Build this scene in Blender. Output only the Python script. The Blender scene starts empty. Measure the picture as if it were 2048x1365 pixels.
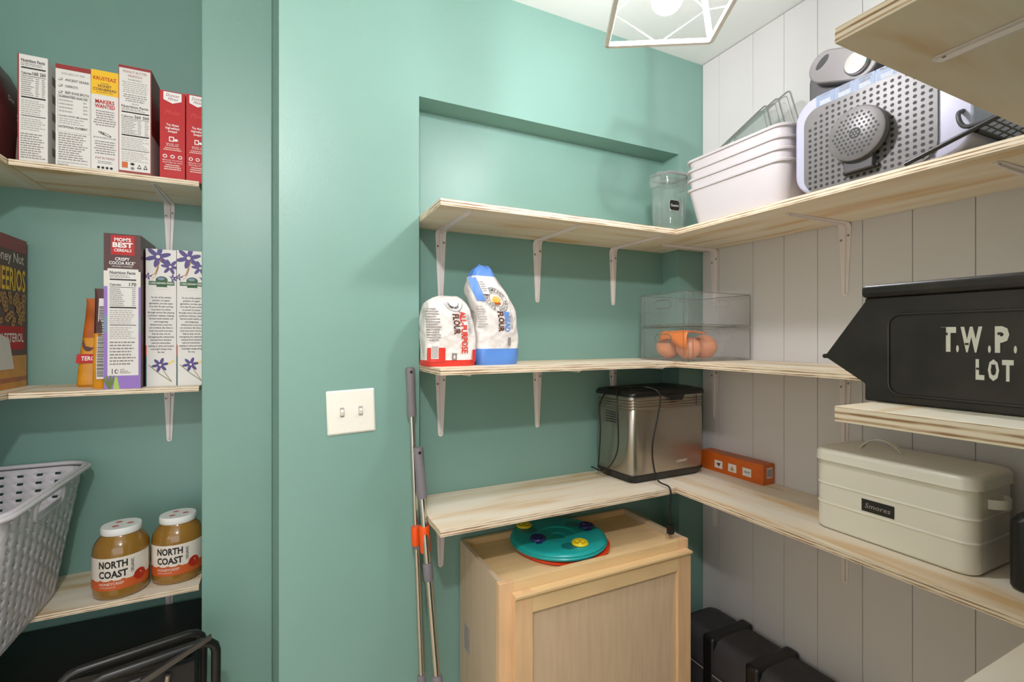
import bpy, math, random
from mathutils import Vector, Matrix
sc = bpy.context.scene
COL = sc.collection
R = math.radians
PI = math.pi
EYE = 1.40                                   # eye height; heights below are often given as EYE + h

# ------------------------------------------------------------------ camera
cd = bpy.data.cameras.new('camera')
cam = bpy.data.objects.new('camera', cd); COL.objects.link(cam); sc.camera = cam
cd.sensor_width = 36.0
cd.lens = 36.0 * 958.87 / 2048.0
cd.shift_y = -(682.5 - 676.26) / 2048.0
cd.clip_start = 0.02
cam.location = (0, 0, EYE)
cam.rotation_euler = (R(90), 0, -R(25.966))

# ------------------------------------------------------------------ world, lights, exposure
w = bpy.data.worlds.new('world'); sc.world = w; w.use_nodes = True
w.node_tree.nodes['Background'].inputs[0].default_value = (0.93, 0.97, 1.0, 1)
w.node_tree.nodes['Background'].inputs[1].default_value = 2.0
sc.view_settings.view_transform = 'Standard'
sc.view_settings.look = 'None'
sc.view_settings.gamma = 1.0
sc.view_settings.use_curve_mapping = False
sc.view_settings.exposure = 0.03
BULB_STRENGTH = 295.0
hl = bpy.data.lights.new('hall_light', 'POINT')
hl.energy = 54.0; hl.shadow_soft_size = 0.035; hl.color = (0.98, 0.97, 1.0)
hall = bpy.data.objects.new('hall_light', hl); COL.objects.link(hall)
hall.location = (-0.14, -0.30, EYE + 0.93)

# ------------------------------------------------------------------ materials
def lin(c):
    out = []
    for v in c[:3]:
        v = v / 255.0
        out.append(v / 12.92 if v <= 0.04045 else ((v + 0.055) / 1.055) ** 2.4)
    return (*out, 1.0)
M = {}
def mat(name, rgb, rough=0.5, metal=0.0, spec=0.5, noise=0.0, nscale=40.0, bump=0.0, bscale=300.0, coat=0.0, stretch=None, bdist=0.001):
    m = bpy.data.materials.new(name); m.use_nodes = True
    nt = m.node_tree; b = nt.nodes['Principled BSDF']
    b.inputs['Base Color'].default_value = lin(rgb)
    b.inputs['Roughness'].default_value = rough
    b.inputs['Metallic'].default_value = metal
    b.inputs['Specular IOR Level'].default_value = spec
    b.inputs['Coat Weight'].default_value = coat
    if noise or bump:
        tc = nt.nodes.new('ShaderNodeTexCoord'); mp = nt.nodes.new('ShaderNodeMapping')
        nt.links.new(tc.outputs['Object'], mp.inputs[0])
        if stretch: mp.inputs['Scale'].default_value = stretch
    if noise:
        n = nt.nodes.new('ShaderNodeTexNoise'); n.inputs['Scale'].default_value = nscale
        n.inputs['Detail'].default_value = 4
        nt.links.new(mp.outputs[0], n.inputs['Vector'])
        r = nt.nodes.new('ShaderNodeValToRGB')
        c = lin(rgb)
        r.color_ramp.elements[0].color = tuple(max(0, x * (1 - noise)) for x in c[:3]) + (1,)
        r.color_ramp.elements[1].color = tuple(min(1, x * (1 + noise)) for x in c[:3]) + (1,)
        r.color_ramp.elements[0].position = 0.3; r.color_ramp.elements[1].position = 0.7
        nt.links.new(n.outputs['Fac'], r.inputs[0]); nt.links.new(r.outputs[0], b.inputs['Base Color'])
    if bump:
        n2 = nt.nodes.new('ShaderNodeTexNoise'); n2.inputs['Scale'].default_value = bscale
        nt.links.new(mp.outputs[0], n2.inputs['Vector'])
        bp = nt.nodes.new('ShaderNodeBump'); bp.inputs['Strength'].default_value = bump; bp.inputs['Distance'].default_value = bdist
        nt.links.new(n2.outputs['Fac'], bp.inputs['Height']); nt.links.new(bp.outputs[0], b.inputs['Normal'])
    M[name] = m
    return m
mat('green', (124, 160, 148), 0.38, noise=0.03, nscale=3, bump=0.15, bscale=220)
mat('white_wall', (218, 213, 211), 0.5, noise=0.02, nscale=4, bump=0.1, bscale=200)
mat('ceiling', (240, 239, 235), 0.7)
mat('hall_paint', (215, 208, 195), 0.6)
mat('floor', (205, 186, 160), 0.5, noise=0.15, nscale=9, stretch=(1, 12, 1))
mat('gap_dark', (60, 58, 50), 0.8)  # dark backing for the open gap below the ceiling; its shade as colour
mat('bracket', (234, 222, 218), 0.32)
mat('screw', (150, 142, 130), 0.3, metal=0.9)
mat('lamp_white', (236, 232, 224), 0.45)
mat('white', (240, 238, 234), 0.5)
mat('card_white', (228, 222, 216), 0.5)
mat('bin_white', (206, 197, 199), 0.35)
mat('black', (24, 22, 22), 0.35)
mat('ink', (32, 28, 28), 0.6)
mat('ink_grey', (138, 130, 126), 0.7)
mat('ink_light', (176, 168, 164), 0.7)
mat('red', (190, 12, 14), 0.55)
mat('deepred', (150, 40, 34), 0.4)
mat('maroon', (84, 30, 30), 0.35, noise=0.2, nscale=12)
mat('yellow', (244, 190, 20), 0.4)
mat('navy', (44, 42, 98), 0.35)
mat('brown', (92, 42, 26), 0.4)
mat('choc', (78, 34, 26), 0.35)
mat('gold', (214, 142, 22), 0.3, noise=0.15, nscale=18)
mat('amber', (176, 88, 24), 0.3, noise=0.25, nscale=22)
mat('orange', (236, 84, 20), 0.4)
mat('orange_card', (206, 98, 26), 0.45, noise=0.08, nscale=20)
mat('purple', (150, 112, 190), 0.45)
mat('violet', (82, 66, 128), 0.5)
mat('leaf', (100, 120, 52), 0.5)
mat('lime', (170, 200, 90), 0.5)
mat('farm_green', (40, 90, 42), 0.5)
mat('blue', (92, 140, 214), 0.45)
mat('bag_red', (214, 56, 44), 0.42)
mat('bag_paper', (230, 222, 216), 0.42, bump=1.0, bscale=24, bdist=0.014)
mat('teal', (24, 164, 160), 0.28)
mat('teal_dark', (14, 120, 122), 0.3)
mat('toy_red', (224, 62, 26), 0.35)
mat('toy_yellow', (236, 206, 30), 0.32)
mat('toy_navy', (42, 38, 104), 0.3)
mat('plate', (238, 232, 218), 0.3)
mat('grip', (120, 114, 119), 0.55)
mat('chrome', (200, 196, 190), 0.18, metal=1.0)
mat('steel', (176, 168, 156), 0.3, metal=0.95, bump=0.08, bscale=60, stretch=(1, 1, 40))
mat('steel_dark', (96, 92, 88), 0.35, metal=0.8)
mat('basket', (208, 201, 205), 0.45)
mat('jar_sauce', (150, 108, 42), 0.12, coat=0.6, noise=0.08, nscale=12)
mat('apple', (186, 44, 26), 0.4)
mat('label_white', (232, 220, 206), 0.5)
mat('label_orange', (204, 92, 40), 0.5)
mat('maple', (232, 190, 144), 0.45, noise=0.1, nscale=7, stretch=(6, 6, 0.7))
mat('maple_flat', (234, 200, 148), 0.5, noise=0.06, nscale=7, stretch=(1, 6, 6))
mat('maple_side', (200, 178, 150), 0.55, noise=0.05, nscale=8, stretch=(6, 6, 0.7))
mat('door_panel', (216, 188, 154), 0.55, noise=0.07, nscale=9, stretch=(8, 8, 0.8))
mat('tin', (238, 232, 216), 0.3, coat=0.2)
mat('black_tin', (36, 31, 27), 0.36, noise=0.6, nscale=22)
mat('stencil', (226, 222, 208), 0.6)
mat('chalk', (34, 32, 30), 0.5)
mat('appl_silver', (180, 177, 196), 0.3, metal=0.1)
mat('appl_grey', (112, 107, 106), 0.4, metal=0.1)
mat('appl_dark', (74, 69, 71), 0.45)
mat('label_blue', (128, 142, 168), 0.5)
mat('sole', (26, 24, 26), 0.45)
mat('luggage', (58, 54, 56), 0.6, noise=0.1, nscale=60)
mat('skin_fruit', (232, 150, 104), 0.4, noise=0.12, nscale=14)
mat('plastic_orange', (255, 134, 16), 0.3)
mat('stain', (188, 140, 84), 0.6)

def ply(name, along):
    m = bpy.data.materials.new(name); m.use_nodes = True; nt = m.node_tree; b = nt.nodes['Principled BSDF']
    b.inputs['Roughness'].default_value = 0.55; b.inputs['Specular IOR Level'].default_value = 0.3
    tc = nt.nodes.new('ShaderNodeTexCoord'); mp = nt.nodes.new('ShaderNodeMapping')
    nt.links.new(tc.outputs['Object'], mp.inputs[0])
    mp.inputs['Scale'].default_value = (1.2, 9, 9) if along == 'x' else (9, 1.2, 9)
    n = nt.nodes.new('ShaderNodeTexNoise'); n.inputs['Scale'].default_value = 1.9; n.inputs['Detail'].default_value = 3; n.inputs['Distortion'].default_value = 0.6
    nt.links.new(mp.outputs[0], n.inputs['Vector'])
    r = nt.nodes.new('ShaderNodeValToRGB'); e = r.color_ramp.elements
    e[0].position = 0.30; e[0].color = lin((218, 182, 132)); e[1].position = 0.66; e[1].color = lin((240, 230, 212))
    x = r.color_ramp.elements.new(0.45); x.color = lin((235, 219, 194))
    nt.links.new(n.outputs['Fac'], r.inputs[0]); nt.links.new(r.outputs[0], b.inputs['Base Color'])
    M[name] = m
ply('ply_x', 'x'); ply('ply_y', 'y')
def ply_edge():
    m = bpy.data.materials.new('ply_edge'); m.use_nodes = True; nt = m.node_tree; b = nt.nodes['Principled BSDF']
    b.inputs['Roughness'].default_value = 0.6
    tc = nt.nodes.new('ShaderNodeTexCoord'); sp = nt.nodes.new('ShaderNodeSeparateXYZ')
    nt.links.new(tc.outputs['Object'], sp.inputs[0])
    mp = nt.nodes.new('ShaderNodeMapping'); mp.inputs['Scale'].default_value = (14, 14, 160)
    nt.links.new(tc.outputs['Object'], mp.inputs[0])
    n = nt.nodes.new('ShaderNodeTexNoise'); n.inputs['Scale'].default_value = 1.6; n.inputs['Detail'].default_value = 4
    nt.links.new(mp.outputs[0], n.inputs['Vector'])
    # five plies over the 16.5 mm thickness (object z runs 0 .. 0.0165)
    ma = nt.nodes.new('ShaderNodeMath'); ma.operation = 'MULTIPLY'; ma.inputs[1].default_value = 2 * PI * 2.5 / 0.0165
    nt.links.new(sp.outputs['Z'], ma.inputs[0])
    co = nt.nodes.new('ShaderNodeMath'); co.operation = 'COSINE'; nt.links.new(ma.outputs[0], co.inputs[0])
    mu = nt.nodes.new('ShaderNodeMath'); mu.operation = 'MULTIPLY_ADD'; mu.inputs[1].default_value = 0.28; mu.inputs[2].default_value = 0.12
    nt.links.new(co.outputs[0], mu.inputs[0])
    ad = nt.nodes.new('ShaderNodeMath'); ad.operation = 'ADD'
    nt.links.new(mu.outputs[0], ad.inputs[0]); nt.links.new(n.outputs['Fac'], ad.inputs[1])
    r = nt.nodes.new('ShaderNodeValToRGB'); e = r.color_ramp.elements
    e[0].position = 0.28; e[0].color = lin((150, 112, 78)); e[1].position = 0.72; e[1].color = lin((238, 222, 198))
    x = r.color_ramp.elements.new(0.45); x.color = lin((208, 180, 146))
    nt.links.new(ad.outputs[0], r.inputs[0]); nt.links.new(r.outputs[0], b.inputs['Base Color'])
    M['ply_edge'] = m
ply_edge()
def clear(name, tint, gloss, rough=0.04, grey=None, gfac=0.0):
    m = bpy.data.materials.new(name); m.use_nodes = True; nt = m.node_tree
    nt.nodes.remove(nt.nodes['Principled BSDF']); out = nt.nodes['Material Output']
    t = nt.nodes.new('ShaderNodeBsdfTransparent'); t.inputs[0].default_value = (*tint, 1)
    g = nt.nodes.new('ShaderNodeBsdfGlossy'); g.inputs['Roughness'].default_value = rough
    lw = nt.nodes.new('ShaderNodeLayerWeight'); lw.inputs[0].default_value = gloss
    mx = nt.nodes.new('ShaderNodeMixShader')
    base = t
    if grey:
        d = nt.nodes.new('ShaderNodeBsdfDiffuse'); d.inputs[0].default_value = lin(grey)
        m2 = nt.nodes.new('ShaderNodeMixShader'); m2.inputs[0].default_value = gfac
        nt.links.new(t.outputs[0], m2.inputs[1]); nt.links.new(d.outputs[0], m2.inputs[2]); base = m2
    nt.links.new(lw.outputs['Facing'], mx.inputs[0]); nt.links.new(base.outputs[0], mx.inputs[1]); nt.links.new(g.outputs[0], mx.inputs[2])
    nt.links.new(mx.outputs[0], out.inputs[0]); M[name] = m
clear('clear', (0.97, 0.97, 0.97), 0.14, grey=(225, 222, 216), gfac=0.07)
clear('clear_edge', (0.7, 0.69, 0.67), 0.3, grey=(140, 134, 124), gfac=0.4)
clear('clear_jug', (0.93, 0.94, 0.93), 0.2, grey=(225, 226, 222), gfac=0.09)
def glow(name, s):
    m = bpy.data.materials.new(name); m.use_nodes = True; b = m.node_tree.nodes['Principled BSDF']
    b.inputs['Base Color'].default_value = (1, 1, 1, 1)
    b.inputs['Emission Color'].default_value = (0.95, 0.95, 1.0, 1); b.inputs['Emission Strength'].default_value = s
    M[name] = m
glow('bulb', BULB_STRENGTH)

# ------------------------------------------------------------------ mesh builder
_tc = {}
def glyphs(s, bold=0.0, shear=0.0):
    k = (s, bold, shear)
    if k not in _tc:
        cu = bpy.data.curves.new('t', 'FONT'); cu.body = s; cu.offset = bold; cu.shear = shear; cu.resolution_u = 2
        ob = bpy.data.objects.new('t', cu); me = bpy.data.meshes.new_from_object(ob)
        v = [(p.co.x, p.co.y) for p in me.vertices]; f = [tuple(p.vertices) for p in me.polygons]
        bpy.data.objects.remove(ob); bpy.data.curves.remove(cu); bpy.data.meshes.remove(me)
        xs = [p[0] for p in v] or [0]
        _tc[k] = (v, f, min(xs), max(xs))
    return _tc[k]
CAP = 0.70
class MB:
    def __init__(s, T=None): s.v = []; s.f = []; s.fm = []; s.mats = []; s.T = T
    def mi(s, m):
        if m not in s.mats: s.mats.append(m)
        return s.mats.index(m)
    def add(s, vs, fs, m):
        b = len(s.v); i = s.mi(m) if isinstance(m, str) else None
        for p in vs:
            p = Vector(p); s.v.append(s.T @ p if s.T else p)
        for k, f in enumerate(fs):
            s.f.append([b + q for q in f]); s.fm.append(i if i is not None else s.mi(m[k]))
        return s
    def box(s, x0, x1, y0, y1, z0, z1, m, side=None):
        vs = [(x, y, z) for z in (z0, z1) for y in (y0, y1) for x in (x0, x1)]
        fs = [(0, 2, 3, 1), (4, 5, 7, 6), (0, 1, 5, 4), (2, 6, 7, 3), (0, 4, 6, 2), (1, 3, 7, 5)]
        return s.add(vs, fs, m if not side else [m, m, side, side, side, side])
    def prism(s, pts, z0, z1, m, side=None, axis='z'):
        n = len(pts)
        def P(a, b, c): return (a, b, c) if axis == 'z' else ((c, a, b) if axis == 'x' else (a, c, b))
        vs = [P(a, b, z0) for a, b in pts] + [P(a, b, z1) for a, b in pts]
        fs = [tuple(reversed(range(n))), tuple(range(n, 2 * n))] + [(i, (i + 1) % n, n + (i + 1) % n, n + i) for i in range(n)]
        return s.add(vs, fs, m if not side else [m, m] + [side] * n)
    def tube(s, pts, r, m, n=10, closed=False, caps=True):
        pts = [Vector(p) for p in pts]; N = len(pts); rr = r if isinstance(r, (list, tuple)) else [r] * N
        vs = []; up = None
        for i, p in enumerate(pts):
            a = pts[(i - 1) % N] if (closed or i > 0) else p; b = pts[(i + 1) % N] if (closed or i < N - 1) else p
            d = (b - a).normalized()
            if up is None:
                up = Vector((0, 0, 1)) if abs(d.z) < 0.9 else Vector((1, 0, 0))
            u = d.cross(up).normalized(); up = u.cross(d).normalized()
            for k in range(n):
                t = 2 * PI * k / n; vs.append(p + (u * math.cos(t) + up * math.sin(t)) * rr[i])
        fs = []
        for i in range(N if closed else N - 1):
            j = (i + 1) % N
            for k in range(n): fs.append((i * n + k, i * n + (k + 1) % n, j * n + (k + 1) % n, j * n + k))
        if caps and not closed: fs += [tuple(reversed(range(n))), tuple(range((N - 1) * n, N * n))]
        return s.add(vs, fs, m)
    def rings(s, rings, m, cap0=True, cap1=True):
        n = len(rings[0]); vs = [p for r in rings for p in r]; fs = []; ms = []
        for i in range(len(rings) - 1):
            for k in range(n):
                fs.append((i * n + k, i * n + (k + 1) % n, (i + 1) * n + (k + 1) % n, (i + 1) * n + k))
                ms.append(m if isinstance(m, str) else m[i])
        if cap0: fs.append(tuple(reversed(range(n)))); ms.append(m if isinstance(m, str) else m[0])
        if cap1: fs.append(tuple(range((len(rings) - 1) * n, len(rings) * n))); ms.append(m if isinstance(m, str) else m[-1])
        return s.add(vs, fs, ms)
    def lathe(s, prof, cx, cy, m, n=40, axis='z'):
        if axis == 'z': rg = [[(cx + r * math.cos(2 * PI * k / n), cy + r * math.sin(2 * PI * k / n), z) for k in range(n)] for r, z in prof]
        else: rg = [[(z, cx + r * math.cos(2 * PI * k / n), cy + r * math.sin(2 * PI * k / n)) for k in range(n)] for r, z in prof]
        return s.rings(rg, m)
    def rect(s, F, u0, v0, u1, v1, m, lift=0.0003, nu=1, nv=1):
        vs = [F(u0 + (u1 - u0) * i / nu, v0 + (v1 - v0) * j / nv, lift) for j in range(nv + 1) for i in range(nu + 1)]
        W = nu + 1
        return s.add(vs, [(j * W + i, j * W + i + 1, (j + 1) * W + i + 1, (j + 1) * W + i) for j in range(nv) for i in range(nu)], m)
    def poly(s, F, pts, m, lift=0.0004):
        return s.add([F(u, v, lift) for u, v in pts], [tuple(range(len(pts)))], m)
    def ell(s, F, u, v, ru, rv, m, lift=0.0004, n=20, a=0.0):
        return s.poly(F, [(u + ru * math.cos(t) * math.cos(a) - rv * math.sin(t) * math.sin(a), v + ru * math.cos(t) * math.sin(a) + rv * math.sin(t) * math.cos(a)) for t in [2 * PI * k / n for k in range(n)]], m, lift)
    def text(s, F, u, v, h, txt, m, w=None, al='c', lift=0.0006, bold=0.0, shear=0.0, rot=0.0):
        vs, fs, x0, x1 = glyphs(txt, bold, shear)
        k = h / CAP; kx = k if w is None else w / max(1e-6, x1 - x0)
        off = {'c': (x0 + x1) / 2, 'l': x0, 'r': x1}[al]; c, n = math.cos(rot), math.sin(rot)
        out = []
        for x, y in vs:
            a = (x - off) * kx; b = y * k
            out.append(F(u + a * c - b * n, v + a * n + b * c, lift))
        return s.add(out, fs, m)
    def lines(s, F, u0, u1, vtop, vbot, n, m, seed=1, centre=False, lift=0.0004, fill=0.42):
        rnd = random.Random(seed); dv = (vtop - vbot) / n
        for i in range(n):
            v = vtop - dv * (i + 0.5); L = (u1 - u0) * rnd.uniform(0.72, 1.0)
            a = u0 + ((u1 - u0) - L) / 2 if centre else u0; e = a + L
            while a < e - 0.001:
                ww = (u1 - u0) * rnd.uniform(0.06, 0.17); b = min(a + ww, e)
                s.rect(F, a, v - dv * fill / 2, b, v + dv * fill / 2, m, lift); a = b + (u1 - u0) * 0.025
        return s
    def build(s, name, parent=None, smooth=35, bevel=0.0, seg=2, subsurf=0, solid=0.0, origin=None):
        me = bpy.data.meshes.new(name)
        o0 = Vector(origin) if origin else Vector((0, 0, 0))
        me.from_pydata([tuple(p - o0) for p in s.v], [], s.f)
        for k in s.mats: me.materials.append(M[k])
        me.polygons.foreach_set('material_index', s.fm)
        if smooth:
            me.polygons.foreach_set('use_smooth', [True] * len(me.polygons)); me.set_sharp_from_angle(angle=R(smooth))
        me.update()
        o = bpy.data.objects.new(name, me); COL.objects.link(o); o.location = o0
        if parent:
            o.parent = parent; o.matrix_parent_inverse = Matrix.Translation(parent.location).inverted() if parent.type == 'EMPTY' or True else Matrix()
        if solid:
            d = o.modifiers.new('s', 'SOLIDIFY'); d.thickness = solid; d.offset = -1
        if bevel:
            d = o.modifiers.new('b', 'BEVEL'); d.width = bevel; d.segments = seg; d.limit_method = 'ANGLE'; d.angle_limit = R(40)
        if subsurf:
            d = o.modifiers.new('u', 'SUBSURF'); d.levels = subsurf; d.render_levels = subsurf
        return o
def tag(o, label, cat, group=None):
    o['label'] = label; o['category'] = cat
    if group: o['group'] = group
    return o
def struct(o): o['kind'] = 'structure'; return o
def empty(name, loc, label, cat, group=None):
    o = bpy.data.objects.new(name, None); COL.objects.link(o); o.location = loc; o.empty_display_size = 0.05
    return tag(o, label, cat, group)
def front(x, y, z):   # a panel facing -Y; u runs +X, v runs +Z
    return lambda u, v, l: (x + u, y - l, z + v)
def west(x, y, z):    # a panel facing -X; u runs -Y, v runs +Z
    return lambda u, v, l: (x - l, y - u, z + v)
def east(x, y, z):    # a panel facing +X; u runs +Y
    return lambda u, v, l: (x + l, y + u, z + v)
def topf(x, y, z):    # facing up; u +X, v +Y
    return lambda u, v, l: (x + u, y + v, z + l)
def rrect(cx, cy, hx, hy, r, n=6):
    p = []
    for (sx, sy, a0) in ((1, 1, 0), (-1, 1, 90), (-1, -1, 180), (1, -1, 270)):
        for k in range(n + 1):
            a = R(a0 + 90 * k / n); p.append((cx + sx * (hx - r) + r * math.cos(a), cy + sy * (hy - r) + r * math.sin(a)))
    return p
def rring(cx, cy, hx, hy, r, z, n=6): return [(a, b, z) for a, b in rrect(cx, cy, hx, hy, r, n)]

# ------------------------------------------------------------------ room
GY, NY, WX, CY = 1.28, 1.362, 1.403, 0.031        # green wall, niche back, white wall, near wall
CEIL = EYE + 1.004
AY, AB, AXL, AXR = 1.65, 2.085, -0.95, -0.2015    # alcove opening, alcove back, its left and right sides
m = MB(); m.box(-2.4, 1.7, -3.2, 2.5, -0.1, 0, 'floor'); struct(m.build('floor'))
HALLC = 2.66
m = MB(); m.box(0.0, 1.7, CY - 0.12, GY, CEIL, HALLC, 'ceiling'); struct(m.build('ceiling'))
m = MB(); m.box(-2.4, 1.7, -3.2, 2.5, HALLC, HALLC + 0.1, 'ceiling'); struct(m.build('ceiling'))
m = MB()
m.prism([(0.001, GY), (0.343, GY), (0.343, 2.2), (-0.0167, 2.2), (-0.0167, AY)], 0, HALLC, 'green')
m.box(0.343, 1.2875, GY, 2.2, EYE + 0.6564, HALLC, 'green')
m.box(1.2875, 1.6, GY, 2.2, 0, HALLC, 'green')
m.box(0.343, 1.2875, NY, 2.2, 0, EYE + 0.6564, 'green')
struct(m.build('wall_back', smooth=0))
m = MB(); m.box(AXR, -0.0167, AY, 2.2, 0, HALLC, 'green'); struct(m.build('wall_pier', smooth=0, bevel=0.004))
m = MB(); m.box(-1.2, AXR, AB, 2.2, 0, HALLC, 'green'); struct(m.build('wall_alcove', smooth=0))
m = MB(); m.box(-1.2, AXL, 1.2, AB, 0, HALLC, 'green'); struct(m.build('wall_left', smooth=0))
m = MB()                                            # vertically grooved panelling
gro = [1.206, 1.0706, 0.963, 0.8607, 0.7417, 0.6294, 0.5107, 0.405, 0.29, 0.17]
ys = [GY] + gro + [CY - 0.1]
for a, b in zip(ys[:-1], ys[1:]):
    g = 0.0011
    m.prism([(WX, a - g if a != GY else a - 0.002), (WX + 0.004, a), (WX + 0.08, a), (WX + 0.08, b), (WX + 0.004, b), (WX, b + g)], 0, CEIL - 0.0025, 'white_wall')
m.box(WX + 0.004, WX + 0.09, CY - 0.1, GY, 0, CEIL, 'gap_dark')
struct(m.build('wall_right', smooth=0))
m = MB(); m.box(0.20, 1.6, CY - 0.12, CY, 0, HALLC, 'green'); struct(m.build('wall_front', smooth=0))  # left end, out of view, lengthened to keep hall_light off the near shelves
m = MB(); m.box(-2.4, -2.3, -3.2, 1.2, 0, 1.25, 'hall_paint'); m.box(-2.4, -2.3, -3.2, 1.2, 2.35, HALLC, 'hall_paint'); m.box(-2.4, -2.3, 0.2, 1.2, 1.25, 2.35, 'hall_paint'); m.box(-2.4, -1.2, 1.2, 1.3, 0, HALLC, 'hall_paint'); struct(m.build('wall_hall', smooth=0))  # unseen wall; its window gap is added to let limited world light in
m = MB(); m.box(1.5, 1.6, -3.2, CY - 0.12, 0, HALLC, 'hall_paint'); struct(m.build('wall_side', smooth=0))

# ------------------------------------------------------------------ shelves
TH = 0.0165
HU, HM, HL = EYE + 0.3157, EYE - 0.0894, EYE - 0.4741      # undersides in the pantry
SY, SX = 1.095, 1.092
def shelf(name, pts, z, face, label, group):
    m = MB(); m.prism(pts, 0, TH, face, 'ply_edge')
    o = m.build(name, smooth=0, bevel=0.0006, seg=1); o.location = (0, 0, z)
    return tag(o, label, 'shelf', group)
g = 'plywood shelves in the pantry'
for z, wd in ((HU, 'top'), (HM, 'middle'), (HL, 'lowest')):
    desc = {'top': ('plywood shelf in the green wall niche above the flour bags', 'long plywood shelf on the white wall carrying white tubs and slush machine'),
            'middle': ('plywood shelf holding the two flour bags', 'plywood shelf on the white wall ending behind the black stencilled bin'),
            'lowest': ('plywood shelf over the wooden cabinet with the bread maker on it', 'plywood shelf on the white wall under the cream tin')}[wd]
    shelf('shelf', [(0.345, SY), (SX - 0.0008, SY), (SX - 0.0008, NY - 0.001), (0.345, NY - 0.001)], z, 'ply_x', desc[0], g)
    shelf('shelf', [(SX, 0.3125), (WX - 0.001, 0.3125), (WX - 0.001, GY - 0.002), (1.2865, GY - 0.002), (1.2865, NY - 0.001), (SX, NY - 0.001)], z, 'ply_y', desc[1], g)
for z, d in ((HU, 'nearest plywood shelf overhead at the top right corner of the photo'), (HM, 'rough cut plywood shelf carrying the black stencilled metal bin'),
             (HL, 'plywood shelf end at the bottom right corner of the photo')):
    shelf('shelf', [(0.536, CY + 0.001), (WX - 0.001, CY + 0.001), (WX - 0.001, 0.311), (0.536, 0.311)], z, 'ply_x', d, g)
LU, LM, LL = EYE + 0.483, EYE - 0.1705, EYE - 0.8055       # undersides in the alcove
LF = 1.812
for z, d1, d2 in ((LU, 'top plywood shelf of the left alcove under the baking boxes', 'top side shelf meeting the baking box shelf at the left photo edge'),
                  (LM, 'middle plywood shelf of the left alcove under the cereal boxes', 'middle side shelf meeting the cereal shelf at the left photo edge'),
                  (LL, 'lowest plywood shelf of the left alcove under the sauce jars', None)):
    shelf('shelf', [(-0.676 if d2 else AXL + .001, LF), (-0.228, LF), (-0.228, AB - 0.001), (-0.676 if d2 else AXL + .001, AB - 0.001)], z, 'ply_x', d1, 'plywood shelves in the alcove')
    if d2: shelf('shelf', [(AXL + 0.001, 1.45), (-0.678, 1.45), (-0.678, AB - 0.001), (AXL + 0.001, AB - 0.001)], z, 'ply_y', d2, 'plywood shelves in the alcove')

# ------------------------------------------------------------------ shelf brackets
def bracket_mesh():
    """local: wall is y=0 (room toward -y), underside of the shelf is z=0"""
    st = []
    L, A, rc = 0.201, 0.25, 0.016
    st.append((0.0, 0, -L, 0.004)); st.append((0.0, 0, -L + 0.003, 0.0125)); st.append((0, 0, -L + 0.009, 0.0155))
    for k in range(1, 9): st.append((0, 0, -L + 0.009 + (L - rc - 0.009) * k / 8, 0.0155 + 0.0165 * k / 8))
    for k in range(1, 6):
        a = R(90 * k / 5); st.append((0, -(rc - rc * math.cos(a)), -rc + rc * math.sin(a), 0.032))
    for k in range(1, 9): st.append((0, -rc - (A - rc - 0.008) * k / 8, 0, 0.032 - 0.017 * k / 8))
    st.append((0, -A + 0.002, 0, 0.011)); st.append((0, -A, 0, 0.004))
    rg = []
    for i, (_, y, z, wd) in enumerate(st):
        a = st[max(0, i - 1)]; b = st[min(len(st) - 1, i + 1)]
        d = Vector((0, b[1] - a[1], b[2] - a[2])).normalized(); nrm = Vector((0, -d.z, d.y))   # points to the room / down
        if nrm.y > 0.01 or nrm.z > 0.5: nrm = -nrm
        p = Vector((0, y, z)); rib = 0.0045 if 1 < i < len(st) - 2 else 0.0
        cs = [(-0.5, 0.0), (-0.5, 0.0018), (-0.17, 0.0018), (-0.1, 0.0018 + rib), (0.1, 0.0018 + rib), (0.17, 0.0018), (0.5, 0.0018), (0.5, 0.0)]
        rg.append([tuple(p + Vector((c * wd, 0, 0)) + nrm * (h + 0.0004)) for c, h in cs])
    m = MB(); m.rings(rg, 'bracket'); return m
def screw_mesh(x, y, z, d):
    m = MB()
    r = 0.0032
    n = 10; d = Vector(d); a = Vector((1, 0, 0)); b = d.cross(a)
    c = Vector((x, y, z))
    rg = []
    for rr, hh in ((r, 0), (r, 0.0012), (r * 0.6, 0.002), (r * 0.1, 0.0022)):
        rg.append([tuple(c + (a * math.cos(2 * PI * k / n) + b * math.sin(2 * PI * k / n)) * rr + d * hh) for k in range(n)])
    m.rings(rg, 'screw'); return m
proto = {}
def bracket(loc, rz, label, group):
    if not proto:
        r = bpy.data.objects.new('shelf_bracket', None); COL.objects.link(r)
        b = bracket_mesh().build('support_arm', r, smooth=50)
        ss = [screw_mesh(-0.0095, -0.0022, -0.046, (0, -1, 0)).build('screw', r), screw_mesh(0.0095, -0.0022, -0.035, (0, -1, 0)).build('screw', r),
              screw_mesh(0, -0.0022, -0.191, (0, -1, 0)).build('screw', r), screw_mesh(0.0, -0.238, -0.0022, (0, 0, -1)).build('screw', r)]
        for o in [b] + ss: o.matrix_parent_inverse = Matrix()
        proto['r'] = r; t = r
    else:
        t = proto['r'].copy(); COL.objects.link(t)
        for ch in proto['ch']:
            c = ch.copy(); COL.objects.link(c); c.parent = t
    if 'ch' not in proto: proto['ch'] = list(b for b in bpy.data.objects if b.parent == t)
    t.location = loc; t.rotation_euler = (0, 0, rz)
    return tag(t, label, 'bracket', group)
gb = 'white metal shelf brackets'
for z, nm in ((HU, 'under the niche shelf above the flour'), (HM, 'under the flour bag shelf'), (HL, 'under the bread maker shelf')):
    for x, pl in ((0.4290, 'leftmost'), (0.754, 'middle'), (1.0585, 'right hand')):
        if z == HL and x > 0.5: continue
        bracket((x, NY, z), 0, '%s white metal bracket %s on green wall' % (pl, nm), gb)
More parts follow.
